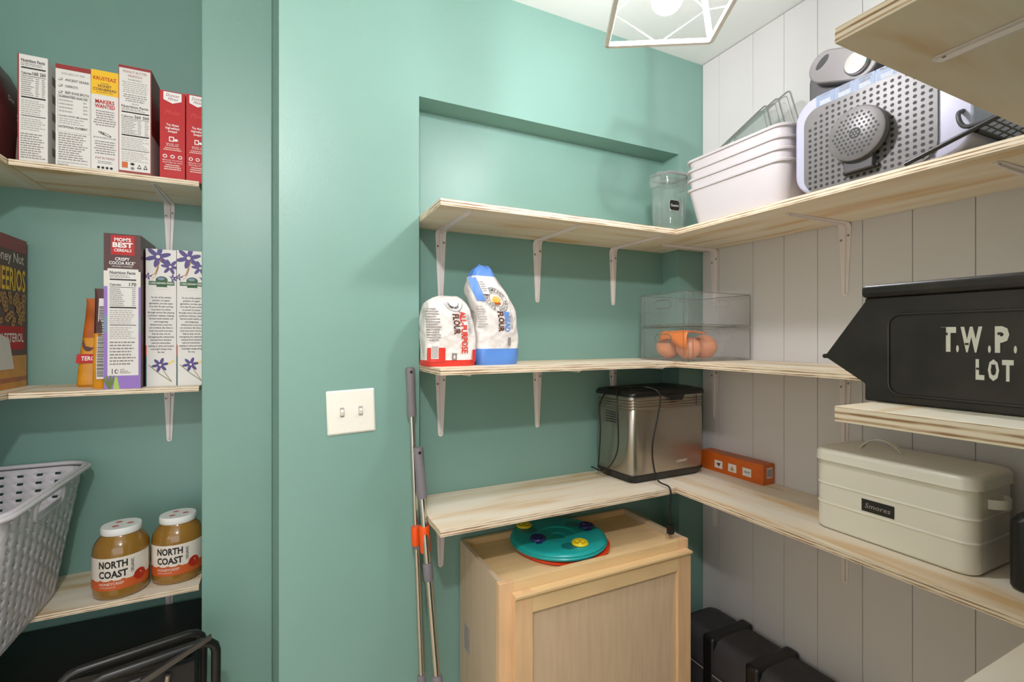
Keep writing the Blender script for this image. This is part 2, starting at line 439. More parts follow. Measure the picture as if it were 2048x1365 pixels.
for z, nm in ((HU, 'top'), (HM, 'middle'), (HL, 'lowest')):
    for y, pl in ((1.2255, 'nearest the green corner'), (0.785, 'midway along the wall'), (0.392, 'at the right end')):
        if y < 0.5 and z != HU: continue
        bracket((WX, y, z), -PI / 2, 'white bracket under the %s white wall shelf, %s' % (nm, pl), gb)
bracket((0.668, CY, HU), PI, 'white bracket under the overhead shelf at top right', gb)
for z, nm in ((LU, 'baking box shelf'), (LM, 'cereal box shelf'), (LL, 'sauce jar shelf')):
    bracket((-0.352, AB, z), 0, 'white bracket under the alcove %s' % nm, 'white metal brackets in the alcove')

# ------------------------------------------------------------------ pantry lamp
lx, ly = 0.70, 0.727
LR = R(-25.966 - 4)
lamp = empty('ceiling_light', (lx, ly, CEIL), 'white open geometric cage ceiling light with a glowing bulb', 'ceiling light')
def lp(x, y, h):
    return (lx - 0.008 + x * math.cos(LR) - y * math.sin(LR), ly - 0.020 + x * math.sin(LR) + y * math.cos(LR), EYE + h)
S0, S1, H0, H1 = 0.112, 0.078, 0.646, 0.785
def bar(a, b, wd, hh, name):
    a, b = Vector(a), Vector(b); d = (b - a).normalized(); up = Vector((0, 0, 1)) if abs(d.z) < 0.8 else Vector((math.cos(LR), math.sin(LR), 0))
    u = d.cross(up).normalized(); up = u.cross(d).normalized(); vs = []
    for p in (a, b):
        for i, j in ((-1, -1), (1, -1), (1, 1), (-1, 1)): vs.append(p + u * i * wd / 2 + up * j * hh / 2)
    m = MB(); m.add(vs, [(0, 3, 2, 1), (4, 5, 6, 7), (0, 1, 5, 4), (1, 2, 6, 5), (2, 3, 7, 6), (3, 0, 4, 7)], 'lamp_white')
    return m.build(name, lamp, smooth=0, bevel=0.0008, seg=1)
cs = [(-1, -1), (1, -1), (1, 1), (-1, 1)]
for i in range(4):
    a, b = cs[i], cs[(i + 1) % 4]
    bar(lp(a[0] * S0, a[1] * S0, H0), lp(b[0] * S0, b[1] * S0, H0), 0.010, 0.010, 'frame_bar')
    bar(lp(a[0] * S1, a[1] * S1, H1), lp(b[0] * S1, b[1] * S1, H1), 0.010, 0.010, 'frame_bar')
    bar(lp(a[0] * S0, a[1] * S0, H0), lp(a[0] * S1, a[1] * S1, H1), 0.010, 0.010, 'corner_post')
    mm = lambda p, q, t: tuple((p[k] * (1 - t) + q[k] * t) for k in range(3))
    A0, A1 = lp(a[0] * S0, a[1] * S0, H0), lp(a[0] * S1, a[1] * S1, H1)
    B0, B1 = lp(b[0] * S0, b[1] * S0, H0), lp(b[0] * S1, b[1] * S1, H1)
    pa, pb, bm, tm = mm(A0, A1, 0.42), mm(B0, B1, 0.42), mm(A0, B0, 0.5), mm(A1, B1, 0.5)
    m = MB(); m.tube([bm, pa, tm, pb], 0.0017, 'lamp_white', n=8, closed=True); m.build('wire_diamond', lamp)
m = MB(); m.lathe([(0.001, CEIL - 0.001), (0.06, CEIL - 0.001), (0.06, CEIL - 0.018), (0.052, CEIL - 0.024), (0.001, CEIL - 0.024)], lx - 0.012, ly - 0.018, 'lamp_white'); m.build('canopy', lamp)
m = MB(); m.tube([(lx - 0.012, ly - 0.018, CEIL - 0.02), (lx - 0.012, ly - 0.018, EYE + H1)], 0.007, 'lamp_white'); m.build('stem', lamp)
for s in (0, 1):
    t = R(90 * s); bar(lp(-S1 * math.cos(t), -S1 * math.sin(t), H1), lp(S1 * math.cos(t), S1 * math.sin(t), H1), 0.008, 0.004, 'cross_bar')
m = MB(); m.lathe([(0.001, EYE + H1), (0.018, EYE + H1), (0.019, EYE + 0.748), (0.016, EYE + 0.740), (0.001, EYE + 0.740)], lx - 0.006, ly - 0.010, 'lamp_white', n=24); bs = m.build('bulb_socket', lamp)
m = MB()
pr = [(0.001, EYE + 0.740), (0.014, EYE + 0.737), (0.017, EYE + 0.724)]
for k in range(14): a = R(52 - 142 * k / 13); pr.append((max(0.001, 0.032 * math.cos(a)), EYE + 0.684 + 0.032 * math.sin(a)))
m.lathe(pr, lx, ly, 'bulb', n=28); m.build('light_bulb', bs, smooth=60)

# ------------------------------------------------------------------ switch plate
sw = empty('light_switch', (0.167, GY, EYE - 0.188), 'cream double toggle light switch plate on the green wall', 'light switch')
T = Matrix.Translation((0.1667, GY, EYE - 0.1875)) @ Matrix.Rotation(R(2.0), 4, 'Y').inverted()
m = MB(T); hw, hh = 0.0585, 0.0555
vs = []; 
for (ins, y) in ((0, 0), (0, -0.0025), (0.004, -0.0055)):
    vs.append([(p[0], y, p[1]) for p in rrect(0, 0, hw - ins, hh - ins, 0.003, 2)])
m.rings(vs, 'plate'); cp = m.build('cover_plate', sw, smooth=25)
for dx in (-0.0225, 0.0225):
    m = MB(T); m.box(dx - 0.005, dx + 0.005, -0.0062, -0.005, -0.012, 0.012, 'ink_light'); m.build('toggle_slot', cp)
    m = MB(T @ Matrix.Translation((dx, -0.006, 0.002)) @ Matrix.Rotation(R(22), 4, 'X')); m.box(-0.0036, 0.0036, -0.010, 0, -0.0062, 0.0062, 'plate'); m.build('toggle', cp, bevel=0.001)
    for dz in (-0.03, 0.03):
        m = MB(T); m.lathe([(0.001, 0), (0.0028, 0), (0.0026, 0.001), (0.001, 0.0012)], 0, 0, 'plate', n=12, axis='x')
        # turn the x-axis lathe to face -Y
        for i in range(len(m.v)):
            p = T.inverted() @ m.v[i]; m.v[i] = T @ Vector((dx + p.y, -0.0055 - p.x, dz + p.z))
        m.rect(lambda u, v, l: T @ Vector((dx + u, -0.0068 - l, dz + v)), -0.0022, -0.0004, 0.0022, 0.0004, 'ink', 0.0)
        m.build('plate_screw', cp)

# ------------------------------------------------------------------ mop poles
def grip(mb, p0, p1, r, m='grip'):
    a, b = Vector(p0), Vector(p1); pts = [a.lerp(b, t) for t in (0, 0.02, 0.06, 0.5, 0.94, 1)]
    mb.tube(pts, [r * 0.6, r * 0.92, r, r * 0.92, r, r * 0.94], m, n=16)
def pole(label, p_top, p_bot, glen, rad, collars, rg):
    a, b = Vector(p_top), Vector(p_bot); L = (b - a).length; d = (b - a) / L
    o = empty('mop_handle', (b.x, b.y, b.z), label, 'mop handle', 'mop handles leaning in the corner of the niche')
    m = MB(); m.tube([a + d * (glen - 0.01), b], rad, 'chrome', n=16); m.build('pole', o)
    m = MB(); grip(m, a, a + d * glen, rg); m.build('grip', o)
    m = MB(); e1 = Vector((1, 0, 0)); c = a + d * 0.012
    m.lathe([(0.001, 0), (0.004, 0), (0.004, 0.0008)], 0, 0, 'ink', n=12, axis='x')
    for i in range(len(m.v)):
        p = m.v[i]; m.v[i] = Vector((c.x + p.y, c.y - rg * 0.98 - p.x, c.z + p.z))
    m.build('hanging_hole', o)
    for t0, t1, rr in collars:
        m = MB(); m.tube([a + d * t0, a + d * (t0 + 0.004), a + d * (t1 - 0.004), a + d * t1], [rr * 0.9, rr, rr, rr * 0.9], 'grip', n=16); m.build('collar', o)
    return o
pole('taller chrome mop pole with grey grip standing against the green wall', (0.3135, 1.262, EYE - 0.078), (0.348, 1.20, 0.003), 0.13, 0.0072, [(0.44, 0.475, 0.0115), (0.80, 0.90, 0.011)], 0.0125)
pole('shorter chrome mop pole with grey grip held in an orange clip', (0.3245, 1.222, EYE - 0.283), (0.386, 1.10, 0.003), 0.130, 0.0088, [(0.292, 0.335, 0.0125), (0.566, 0.66, 0.014)], 0.0135)
m = MB(); 
T = Matrix.Translation((0.3375, 1.197, EYE - 0.515)) @ Matrix.Rotation(R(-3), 4, 'Y')
for cx, cy, rr, zz in ((0.0, 0.006, 0.0135, 0.034), (-0.0165, 0.036, 0.011, 0.024)):
    rg = []
    for z, r0 in ((-zz, rr * 0.94), (-zz + 0.003, rr), (zz - 0.003, rr), (zz, rr * 0.94)):
        rg.append([tuple(T @ Vector((cx + r0 * math.cos(2 * PI * k / 20), cy + r0 * math.sin(2 * PI * k / 20), z))) for k in range(20)])
    m.rings(rg, 'orange')
tag(m.build('pole_clip', smooth=40), 'orange plastic clip joining the two mop poles', 'clip')

# ------------------------------------------------------------------ cartons
def carton(name, x0, x1, y0, y1, z0, z1, label, body, paint, group=None, cat='box', side=None):
    m = MB(); m.box(x0, x1, y0, y1, z0, z1, body)
    W, H = x1 - x0, z1 - z0; F0 = front(x0, y0, z0)
    paint(m, lambda u, v, l: F0(min(max(u, 0.0), W), min(max(v, 0.0), H), l), W, H)
    if side: side(m, east(x1, y0, z0), y1 - y0, z1 - z0)
    return tag(m.build(name, smooth=0, origin=((x0 + x1) / 2, y0, z0)), label, cat, group)
def nutrition(m, F, u0, u1, v1, v0, c1, c2=None, seed=3, top=True):
    W = u1 - u0; H = v1 - v0
    m.text(F, u0, v1 - H * 0.055, H * 0.042, 'Nutrition Facts', 'ink', w=W * 0.97, al='l', bold=0.02)
    m.lines(F, u0, u1, v1 - H * 0.065, v1 - H * 0.11, 2, 'ink_grey', seed)
    m.rect(F, u0, v1 - H * 0.145, u1, v1 - H * 0.125, 'ink')
    m.text(F, u0, v1 - H * 0.225, H * 0.032, 'Calories', 'ink', w=W * 0.42, al='l', bold=0.02)
    if c2:
        m.text(F, u1 - W * 0.30, v1 - H * 0.225, H * 0.048, c1, 'ink', al='r', w=W * 0.24, bold=0.02)
        m.text(F, u1, v1 - H * 0.225, H * 0.048, c2, 'ink', al='r', w=W * 0.24, bold=0.02)
    else: m.text(F, u1, v1 - H * 0.225, H * 0.048, c1, 'ink', al='r', w=W * 0.27, bold=0.02)
    m.rect(F, u0, v1 - H * 0.25, u1, v1 - H * 0.243, 'ink')
    m.lines(F, u0, u0 + W * 0.55, v1 - H * 0.26, v1 - H * 0.52, 9, 'ink_grey', seed + 1)
    m.lines(F, u1 - W * 0.16, u1, v1 - H * 0.26, v1 - H * 0.52, 9, 'ink_grey', seed + 2)
    if c2: m.lines(F, u1 - W * 0.42, u1 - W * 0.26, v1 - H * 0.26, v1 - H * 0.52, 9, 'ink_grey', seed + 4)
    m.rect(F, u0, v1 - H * 0.55, u1, v1 - H * 0.53, 'ink')
    m.lines(F, u0, u1, v1 - H * 0.57, v1 - H * 0.78, 7, 'ink_light', seed + 3)
    m.rect(F, u0, v1 - H * 0.80, u1, v1 - H * 0.79, 'ink')
    m.lines(F, u0, u1, v0 + H * 0.18, v0, 6, 'ink_light', seed + 5)
ZT = LU + TH; FY = 1.835
GT = 'baking and granola boxes on the alcove top shelf'
def p1(m, F, W, H):
    m.rect(F, 0, 0, W * 0.05, H, 'deepred', 0.0005)
    nutrition(m, F, W * 0.12, W * 0.93, H * 0.97, H * 0.30, '160', '260', 11)
    m.lines(F, W * 0.1, W * 0.93, H * 0.28, H * 0.04, 11, 'ink_grey', 5)
def p1s(m, F, W, H):
    for k in range(5): m.rect(F, W * 0.15, H * (0.12 + 0.17 * k), W * 0.4, H * (0.2 + 0.17 * k), 'ink_grey', 0.0004)
    m.lines(F, W * 0.5, W * 0.9, H * 0.9, H * 0.08, 30, 'ink_light', 8)
carton('food_box', -0.665, -0.600, FY, FY + 0.19, ZT, EYE + 0.808, 'white box with nutrition facts reading 160 and 260, red left edge', 'card_white', p1, GT, side=p1s)
def p2(m, F, W, H):
    m.rect(F, 0, H * 0.955, W, H, 'deepred')
    m.text(F, W * 0.5, H * 0.905, H * 0.020, 'DOG BISCUIT MIX', 'ink_grey', w=W * 0.66)
    for k, t in enumerate(('ANCIENT GRAINS', 'CARROTS', 'BEEF BONE BROTH')):
        v = H * (0.845 - 0.062 * k)
        m.text(F, W * 0.27, v, H * 0.023, t, 'ink', al='l', w=W * (0.68 if k != 1 else 0.36), bold=0.01)
        m.ell(F, W * 0.14, v + H * 0.01, W * 0.07, H * 0.012, 'ink_grey', a=0.5)
        m.ell(F, W * 0.13, v + H * 0.012, W * 0.045, H * 0.006, 'card_white', 0.0006, a=0.5)
    for v in (0.71, 0.35): m.rect(F, W * 0.06, H * (v - 0.002), W * 0.97, H * v, 'ink_grey')
    for u in (0.06, 0.965): m.rect(F, W * u, H * 0.35, W * (u + 0.006), H * 0.71, 'ink_grey')
    m.text(F, W * 0.5, H * 0.68, H * 0.021, 'GUARANTEED ANALYSIS', 'ink', w=W * 0.82, bold=0.02)
    m.lines(F, W * 0.1, W * 0.6, H * 0.67, H * 0.53, 4, 'ink_light', 3); m.lines(F, W * 0.78, W * 0.92, H * 0.67, H * 0.53, 4, 'ink_light', 4)
    m.text(F, W * 0.5, H * 0.495, H * 0.015, 'CALORIE CONTENT (ME calculated)', 'ink', w=W * 0.82, bold=0.01)
    m.lines(F, W * 0.1, W * 0.92, H * 0.485, H * 0.42, 3, 'ink_light', 5)
    m.text(F, W * 0.5, H * 0.385, H * 0.021, 'NUTRITIONAL STATEMENT', 'ink', w=W * 0.82, bold=0.02)
    m.lines(F, W * 0.08, W * 0.93, H * 0.34, H * 0.07, 12, 'ink_grey', 6)
    m.text(F, W * 0.06, H * 0.045, H * 0.012, 'DO NOT EAT RAW MIX, DOUGH,', 'ink', al='l', w=W * 0.86); m.text(F, W * 0.06, H * 0.022, H * 0.012, 'OR BATTER', 'ink', al='l', w=W * 0.3)
carton('food_box', -0.583, -0.5035, FY, FY + 0.12, ZT, EYE + 0.800, 'white dog biscuit mix box with a dark red top band', 'card_white', p2, GT)
def p3(m, F, W, H):
    m.rect(F, 0, H * 0.76, W, H, 'yellow')
    m.text(F, W * 0.5, H * 0.905, H * 0.034, 'KRUSTEAZ', 'red', w=W * 0.84, bold=0.02)
    m.text(F, W * 0.5, H * 0.868, H * 0.012, 'SUPREME', 'brown', w=W * 0.3)
    m.text(F, W * 0.5, H * 0.835, H * 0.026, 'HONEY', 'brown', w=W * 0.5, bold=0.02)
    m.text(F, W * 0.5, H * 0.80, H * 0.026, 'CORNBREAD', 'brown', w=W * 0.86, bold=0.02); m.text(F, W * 0.5, H * 0.778, H * 0.013, '& MUFFIN MIX', 'brown', w=W * 0.6)
    m.text(F, W * 0.5, H * 0.675, H * 0.036, 'MAKERS', 'red', w=W * 0.7, bold=0.03); m.text(F, W * 0.5, H * 0.63, H * 0.036, 'WANTED', 'red', w=W * 0.74, bold=0.03)
    m.lines(F, W * 0.08, W * 0.94, H * 0.61, H * 0.45, 7, 'ink_grey', 3, True)
    for k in range(3): m.ell(F, W * (0.42 + 0.08 * k), H * 0.375 - H * 0.006 * (k - 1), W * 0.17, H * 0.011, 'ink', 0.0004 + 0.0002 * k, a=-0.4); m.ell(F, W * (0.42 + 0.08 * k), H * 0.375 - H * 0.006 * (k - 1), W * 0.13, H * 0.006, 'card_white', 0.0005 + 0.0002 * k, a=-0.4)
    m.text(F, W * 0.5, H * 0.33, H * 0.014, 'BOYS & GIRLS CLUBS', 'ink', w=W * 0.82)
    m.lines(F, W * 0.08, W * 0.94, H * 0.31, H * 0.17, 6, 'ink_grey', 9, True)
    m.text(F, W * 0.5, H * 0.125, H * 0.022, 'STAY IN TOUCH', 'deepred', w=W * 0.7, bold=0.01)
    m.lines(F, W * 0.2, W * 0.8, H * 0.11, H * 0.08, 2, 'ink_grey', 9, True)
    for k in range(4): m.ell(F, W * (0.27 + 0.155 * k), H * 0.042, W * 0.055, H * 0.0125, 'ink')
carton('food_box', -0.5025, -0.4375, FY, FY + 0.17, ZT, EYE + 0.8035, 'narrow white box with yellow top reading honey cornbread', 'card_white', p3, GT)
def p4(m, F, W, H):
    m.rect(F, W * 0.02, H * 0.035, W * 0.97, H * 0.975, 'card_white')
    m.text(F, W * 0.5, H * 0.935, H * 0.022, 'PEANUT BUTTER', 'deepred', w=W * 0.72); m.text(F, W * 0.5, H * 0.90, H * 0.022, 'GRANOLA', 'deepred', w=W * 0.44)
    m.text(F, W * 0.5, H * 0.87, H * 0.012, 'INGREDIENTS', 'ink', w=W * 0.42); m.lines(F, W * 0.1, W * 0.9, H * 0.86, H * 0.75, 6, 'ink_light', 2, True)
    m.lines(F, W * 0.1, W * 0.9, H * 0.745, H * 0.67, 4, 'ink_grey', 12, True); m.text(F, W * 0.5, H * 0.648, H * 0.012, 'VEGAN', 'ink', w=W * 0.22)
    nutrition(m, F, W * 0.09, W * 0.93, H * 0.645, H * 0.12, '260', '300', 21)
    m.rect(F, W * 0.10, H * 0.06, W * 0.28, H * 0.115, 'orange_card', 0.0006); m.ell(F, W * 0.42, H * 0.10, W * 0.065, H * 0.012, 'ink', 0.0007); m.ell(F, W * 0.42, H * 0.06, W * 0.055, H * 0.014, 'ink_grey', 0.0007)
    for u in (0.63, 0.82):
        m.poly(F, [(W * (u - 0.07), H * 0.062), (W * (u + 0.07), H * 0.062), (W * u, H * 0.105)], 'ink', 0.0007); m.poly(F, [(W * (u - 0.035), H * 0.07), (W * (u + 0.035), H * 0.07), (W * u, H * 0.092)], 'card_white', 0.0009)
def p4s(m, F, W, H):
    m.rect(F, 0.0, H * 0.02, W * 0.9, H * 0.4, 'card_white')
carton('food_box', -0.4365, -0.3555, FY - 0.004, FY + 0.20, ZT, EYE + 0.832, 'tall dark red peanut butter granola box with white back panel', 'deepred', p4, GT, side=p4s)
def p5(m, F, W, H):
    m.poly(F, [(W * 0.14, H * 0.99), (W * 0.14, H * 0.90), (W * 0.5, H * 0.865), (W * 0.86, H * 0.90), (W * 0.86, H * 0.99)], 'white')
    m.text(F, W * 0.5, H * 0.94, H * 0.034, 'Duncan', 'deepred', w=W * 0.52, lift=0.0008, shear=0.3); m.text(F, W * 0.52, H * 0.90, H * 0.034, 'Hines', 'deepred', w=W * 0.4, lift=0.0008, shear=0.3)
    m.text(F, W * 0.5, H * 0.74, H * 0.05, 'Moist', 'bag_red', w=W * 0.6, shear=0.3)
    for k, t in enumerate(('Try these', 'ingredient', 'swaps!')): m.text(F, W * 0.5, H * (0.61 - 0.036 * k), H * 0.025, t, 'white', w=W * (0.5, 0.56, 0.36)[k], bold=0.02)
    m.rect(F, W * 0.36, H * 0.435, W * 0.56, H * 0.49, 'white'); m.rect(F, W * 0.40, H * 0.445, W * 0.52, H * 0.48, 'red', 0.0006); m.ell(F, W * 0.64, H * 0.455, W * 0.08, H * 0.014, 'white')
    m.text(F, W * 0.5, H * 0.40, H * 0.013, 'REPLACE 1 CUP', 'white', w=W * 0.5); m.text(F, W * 0.5, H * 0.38, H * 0.013, 'OF WATER WITH:', 'white', w=W * 0.5)
    m.lines(F, W * 0.12, W * 0.88, H * 0.37, H * 0.33, 2, 'label_white', 4, True)
    for u in (0.2, 0.5, 0.8): m.ell(F, W * u, H * 0.265, W * 0.09, H * 0.02, 'white', a=-0.5); m.ell(F, W * u, H * 0.265, W * 0.06, H * 0.011, 'red', 0.0006, a=-0.5)
    m.text(F, W * 0.5, H * 0.215, H * 0.013, 'REPLACE 1/3 CUP OF', 'white', w=W * 0.8); m.text(F, W * 0.5, H * 0.19, H * 0.013, 'VEGETABLE OIL WITH:', 'white', w=W * 0.8)
    m.lines(F, W * 0.15, W * 0.85, H * 0.18, H * 0.11, 3, 'label_white', 4, True)
carton('food_box', -0.3345, -0.2685, FY, FY + 0.17, ZT, EYE + 0.7795, 'red cake mix box standing next to the granola box', 'red', p5, GT)
carton('food_box', -0.2655, -0.2035, FY, FY + 0.17, ZT, EYE + 0.782, 'rightmost red cake mix box, half hidden by the alcove edge', 'red', p5, GT)
# maroon pouch at far left
m = MB(); NP = 24
secs = [(0.0, 0.085, 0.105), (0.03, 0.09, 0.11), (0.15, 0.088, 0.11), (0.25, 0.07, 0.108), (0.31, 0.035, 0.106), (0.345, 0.004, 0.104)]
rg = []
for z, hx, hy in secs:
    rg.append([(-0.80 + hx * math.copysign(abs(math.cos(t)) ** 0.55, math.cos(t)) + 0.02 * z / .345, 1.95 + hy * math.copysign(abs(math.sin(t)) ** 0.55, math.sin(t)), ZT + z) for t in [2 * PI * k / NP for k in range(NP)]])
m.rings(rg, 'maroon')
F2 = lambda u, v, l: (-0.7035 + l - max(0, v - 0.16) * 0.12, 1.87 + u, ZT + v)
m.text(F2, 0.075, 0.145, 0.032, 'su', 'label_white', lift=0.004, bold=0.02); m.text(F2, 0.03, 0.19, 0.016, 'Dan', 'label_white', lift=0.006, shear=0.2)
m.poly(F2, [(0.05, 0.02), (0.15, 0.02), (0.14, 0.08), (0.06, 0.10)], 'card_white', 0.003)
tag(m.build('snack_pouch', smooth=40), 'dark maroon food bag cut off by the left photo edge, top shelf', 'food bag')

# --- middle alcove shelf
ZM = LM + TH; GM = 'cereal boxes and pouches on the alcove middle shelf'
def p6(m, F, W, H):
    m.rect(F, 0, 0, W, H * 0.72, 'purple'); m.rect(F, 0, H * 0.36, W, H * 0.47, 'label_blue', 0.0004); m.rect(F, 0, H * 0.66, W, H * 0.76, 'label_white', 0.0004)
    m.rect(F, W * 0.19, H * 0.865, W * 0.83, H * 0.99, 'red')
    m.text(F, W * 0.51, H * 0.952, H * 0.022, "MOM'S", 'white', w=W * 0.45, bold=0.03); m.text(F, W * 0.51, H * 0.914, H * 0.030, 'BEST', 'white', w=W * 0.55, bold=0.04); m.text(F, W * 0.51, H * 0.886, H * 0.018, 'CEREALS', 'white', w=W * 0.48, bold=0.02)
    m.text(F, W * 0.5, H * 0.828, H * 0.020, 'CRISPY', 'white', w=W * 0.4, bold=0.02); m.text(F, W * 0.5, H * 0.802, H * 0.020, 'COCOA RICE*', 'white', w=W * 0.72, bold=0.02); m.text(F, W * 0.5, H * 0.786, H * 0.009, 'NATURALLY FLAVORED', 'white', w=W * 0.56)
    m.rect(F, W * 0.1, H * 0.085, W * 0.94, H * 0.775, 'card_white', 0.0006)
    G = lambda u, v, l: F(u, v, l + 0.0005)
    nutrition(m, G, W * 0.16, W * 0.88, H * 0.765, H * 0.32, '170', None, 31)
    m.lines(G, W * 0.16, W * 0.88, H * 0.31, H * 0.15, 8, 'ink_grey', 6)
    m.rect(G, W * 0.22, H * 0.095, W * 0.24, H * 0.13, 'ink'); m.ell(G, W * 0.34, H * 0.112, W * 0.05, H * 0.014, 'ink'); m.ell(G, W * 0.35, H * 0.112, W * 0.035, H * 0.009, 'card_white', 0.0007)
    for k, t in enumerate(('100%', 'Recycled', 'Paperboard')): m.text(G, W * 0.44, H * (0.12 - 0.010 * k), H * 0.008, t, 'ink', al='l')
    m.poly(F, [(W * 0.25, 0.0), (W * 0.42, 0.0), (W * 0.36, H * 0.075), (W * 0.30, H * 0.08)], 'lime', 0.0005)
    for k in range(4): m.ell(F, W * (0.05 + 0.06 * k), H * 0.045, W * 0.03, H * 0.045, 'leaf', 0.0006 + 0.0001 * k, a=0.35 - 0.2 * k)
carton('cereal_box', -0.4695, -0.3805, 1.822, 1.822 + 0.20, ZM, EYE + 0.3145, 'cocoa rice cereal box with chocolate brown top and purple base', 'choc', p6, GM)
def p7(m, F, W, H):
    m.rect(F, 0, 0, W * 0.03, H * 0.3, 'teal_dark'); m.rect(F, 0.0, H * 0.22, W * 0.03, H * 0.30, 'orange', 0.0005)
    def flower(cx, cy, r, n, seed, mt='violet'):
        for k in range(n):
            a = 2 * PI * k / n + seed; m.ell(F, cx + r * 0.55 * math.cos(a), cy + r * 0.55 * math.sin(a), r * 0.5, r * 0.2, mt, 0.0006 + 0.00005 * k, a=a)
        m.ell(F, cx, cy, r * 0.16, r * 0.16, 'label_white', 0.0012)
    for u0, v0, u1, v1 in ((0.1, 0.80, 0.5, 0.93), (0.2, 0.78, 0.42, 0.87)): m.tube([F(W * u0, H * v0, 0.0006), F(W * (u0 + u1) / 2, H * (v0 + 0.02), 0.0006), F(W * u1, H * v1, 0.0006)], 0.0012, 'stain', n=6)
    flower(W * 0.40, H * 0.945, W * 0.42, 6, 0.3); flower(W * 0.80, H * 0.875, W * 0.30, 6, 0.9); flower(W * 0.88, H * 0.79, W * 0.16, 6, 0.5); flower(W * 0.06, H * 0.80, W * 0.14, 5, 0.1)
    m.ell(F, W * 0.52, H * 0.765, W * 0.34, H * 0.058, 'card_white', 0.0014); m.ell(F, W * 0.52, H * 0.775, W * 0.2, H * 0.028, 'farm_green', 0.0016); m.ell(F, W * 0.5, H * 0.785, W * 0.12, H * 0.01, 'label_blue', 0.0018)
    m.rect(F, W * 0.1, H * 0.738, W * 0.94, H * 0.766, 'farm_green', 0.0018); m.rect(F, W * 0.35, H * 0.724, W * 0.7, H * 0.74, 'farm_green', 0.0018)
    m.text(F, W * 0.52, H * 0.7455, H * 0.014, 'CASCADIAN FARM', 'white', w=W * 0.78, lift=0.0021, bold=0.01)
    body = ['As one of the earliest', 'pioneers of organic', 'agriculture, we have spent', 'more than 50 years working', 'to protect our planet', 'through actions like planting', 'pollinator habitats, helping', 'farmers build healthy soil', 'and integrating', 'climate-smart crops into', 'our products. But there is', 'much more work to be done.', 'Step by step, we are', 'reimagining the relationship', 'between food, farmland,', 'nature & communities,', 'seeking to drive and inspire', 'meaningful change along', 'the way.']
    for k, t in enumerate(body): m.text(F, W * 0.5, H * (0.643 - 0.0222 * k), H * 0.0125, t, 'ink', w=W * 0.03 * len(t), bold=0.012)
    flower(W * 0.47, H * 0.155, W * 0.28, 6, 0.2)
    m.tube([F(W * 0.1, H * 0.155, 0.0008), F(W * 0.45, H * 0.09, 0.0008), F(W * 0.85, H * 0.03, 0.0008)], 0.0009, 'leaf', n=6); m.tube([F(W * 0.55, H * 0.12, 0.0008), F(W * 0.85, H * 0.03, 0.0008)], 0.0009, 'stain', n=6)
    for k in range(3): m.ell(F, W * (0.76 + 0.07 * k), H * (0.165 + 0.008 * k), W * 0.035, H * 0.007, 'toy_yellow', 0.0008, a=0.6)
carton('cereal_box', -0.3765, -0.2965, 1.865, 2.06, ZM, EYE + 0.2825, 'white cereal box with purple flowers beside the cocoa rice box', 'card_white', p7, GM)
carton('cereal_box', -0.2950, -0.2150, 1.865, 2.06, ZM, EYE + 0.2835, 'rightmost white flower cereal box, cut by the alcove edge', 'card_white', p7, GM)
# snack pouches: lofted, gathered flat at the top
def pouch(label, cx, cy, hx, hy, H, lower, upper, paint, name='snack_pouch', lean=0.0):
    rg = []
    for t, kx, ky in ((0, 0.94, 0.8), (0.03, 1, 1), (0.3, 0.95, 1), (0.55, 0.86, 0.8), (0.8, 0.86, 0.4), (0.94, 0.9, 0.08), (1.0, 0.96, 0.05)):
        rg.append([(cx + lean * t * H + hx * kx * math.copysign(abs(math.cos(a)) ** 0.5, math.cos(a)), cy + hy * ky * math.copysign(abs(math.sin(a)) ** 0.5, math.sin(a)), ZM + H * t) for a in [2 * PI * k / 28 for k in range(28)]])
    m = MB(); m.rings(rg, [lower, lower, lower, upper, upper, upper])
    def yf(v): return hy * (1.0 if v < 0.3 * H else (1 - (v - 0.3 * H) / (0.7 * H)))
    F = lambda u, v, l: (cx + lean * v + u, cy - yf(v) * 1.0 - l - 0.003, ZM + v)
    paint(m, F, hx, H)
    return tag(m.build(name, smooth=40), label, 'food bag', GM)
pouch('gold snack pouch with a red band reading TEROL, leaning left of the brown pouch', -0.534, 1.965, 0.034, 0.045, 0.28, 'gold', 'amber',
      lambda m, F, hx, H: (m.rect(F, -hx * .95, H * 0.27, hx * 0.5, H * 0.37, 'red', 0.001, 1, 4), m.text(F, -hx * 0.1, H * 0.30, H * 0.045, 'TERO', 'white', w=hx * 1.0, lift=0.002, bold=0.02), m.ell(F, -hx * .2, H * 0.5, hx * 0.5, H * 0.10, 'maroon', 0.001)), lean=0.06)
def pb(m, F, hx, H):
    m.rect(F, -hx * 0.2, H * 0.10, hx * 0.9, H * 0.90, 'card_white', 0.001, 1, 8); rnd = random.Random(3); v = 0.12
    while v < 0.82:
        d = rnd.uniform(0.006, 0.02); m.rect(F, -hx * 0.12, H * v, hx * 0.85, H * (v + d * 0.55), 'ink', 0.0016); v += d
pouch('gold and brown snack pouch with a barcode panel beside the cocoa cereal', -0.4880, 1.872, 0.0165, 0.03, 0.305, 'gold', 'choc', pb)
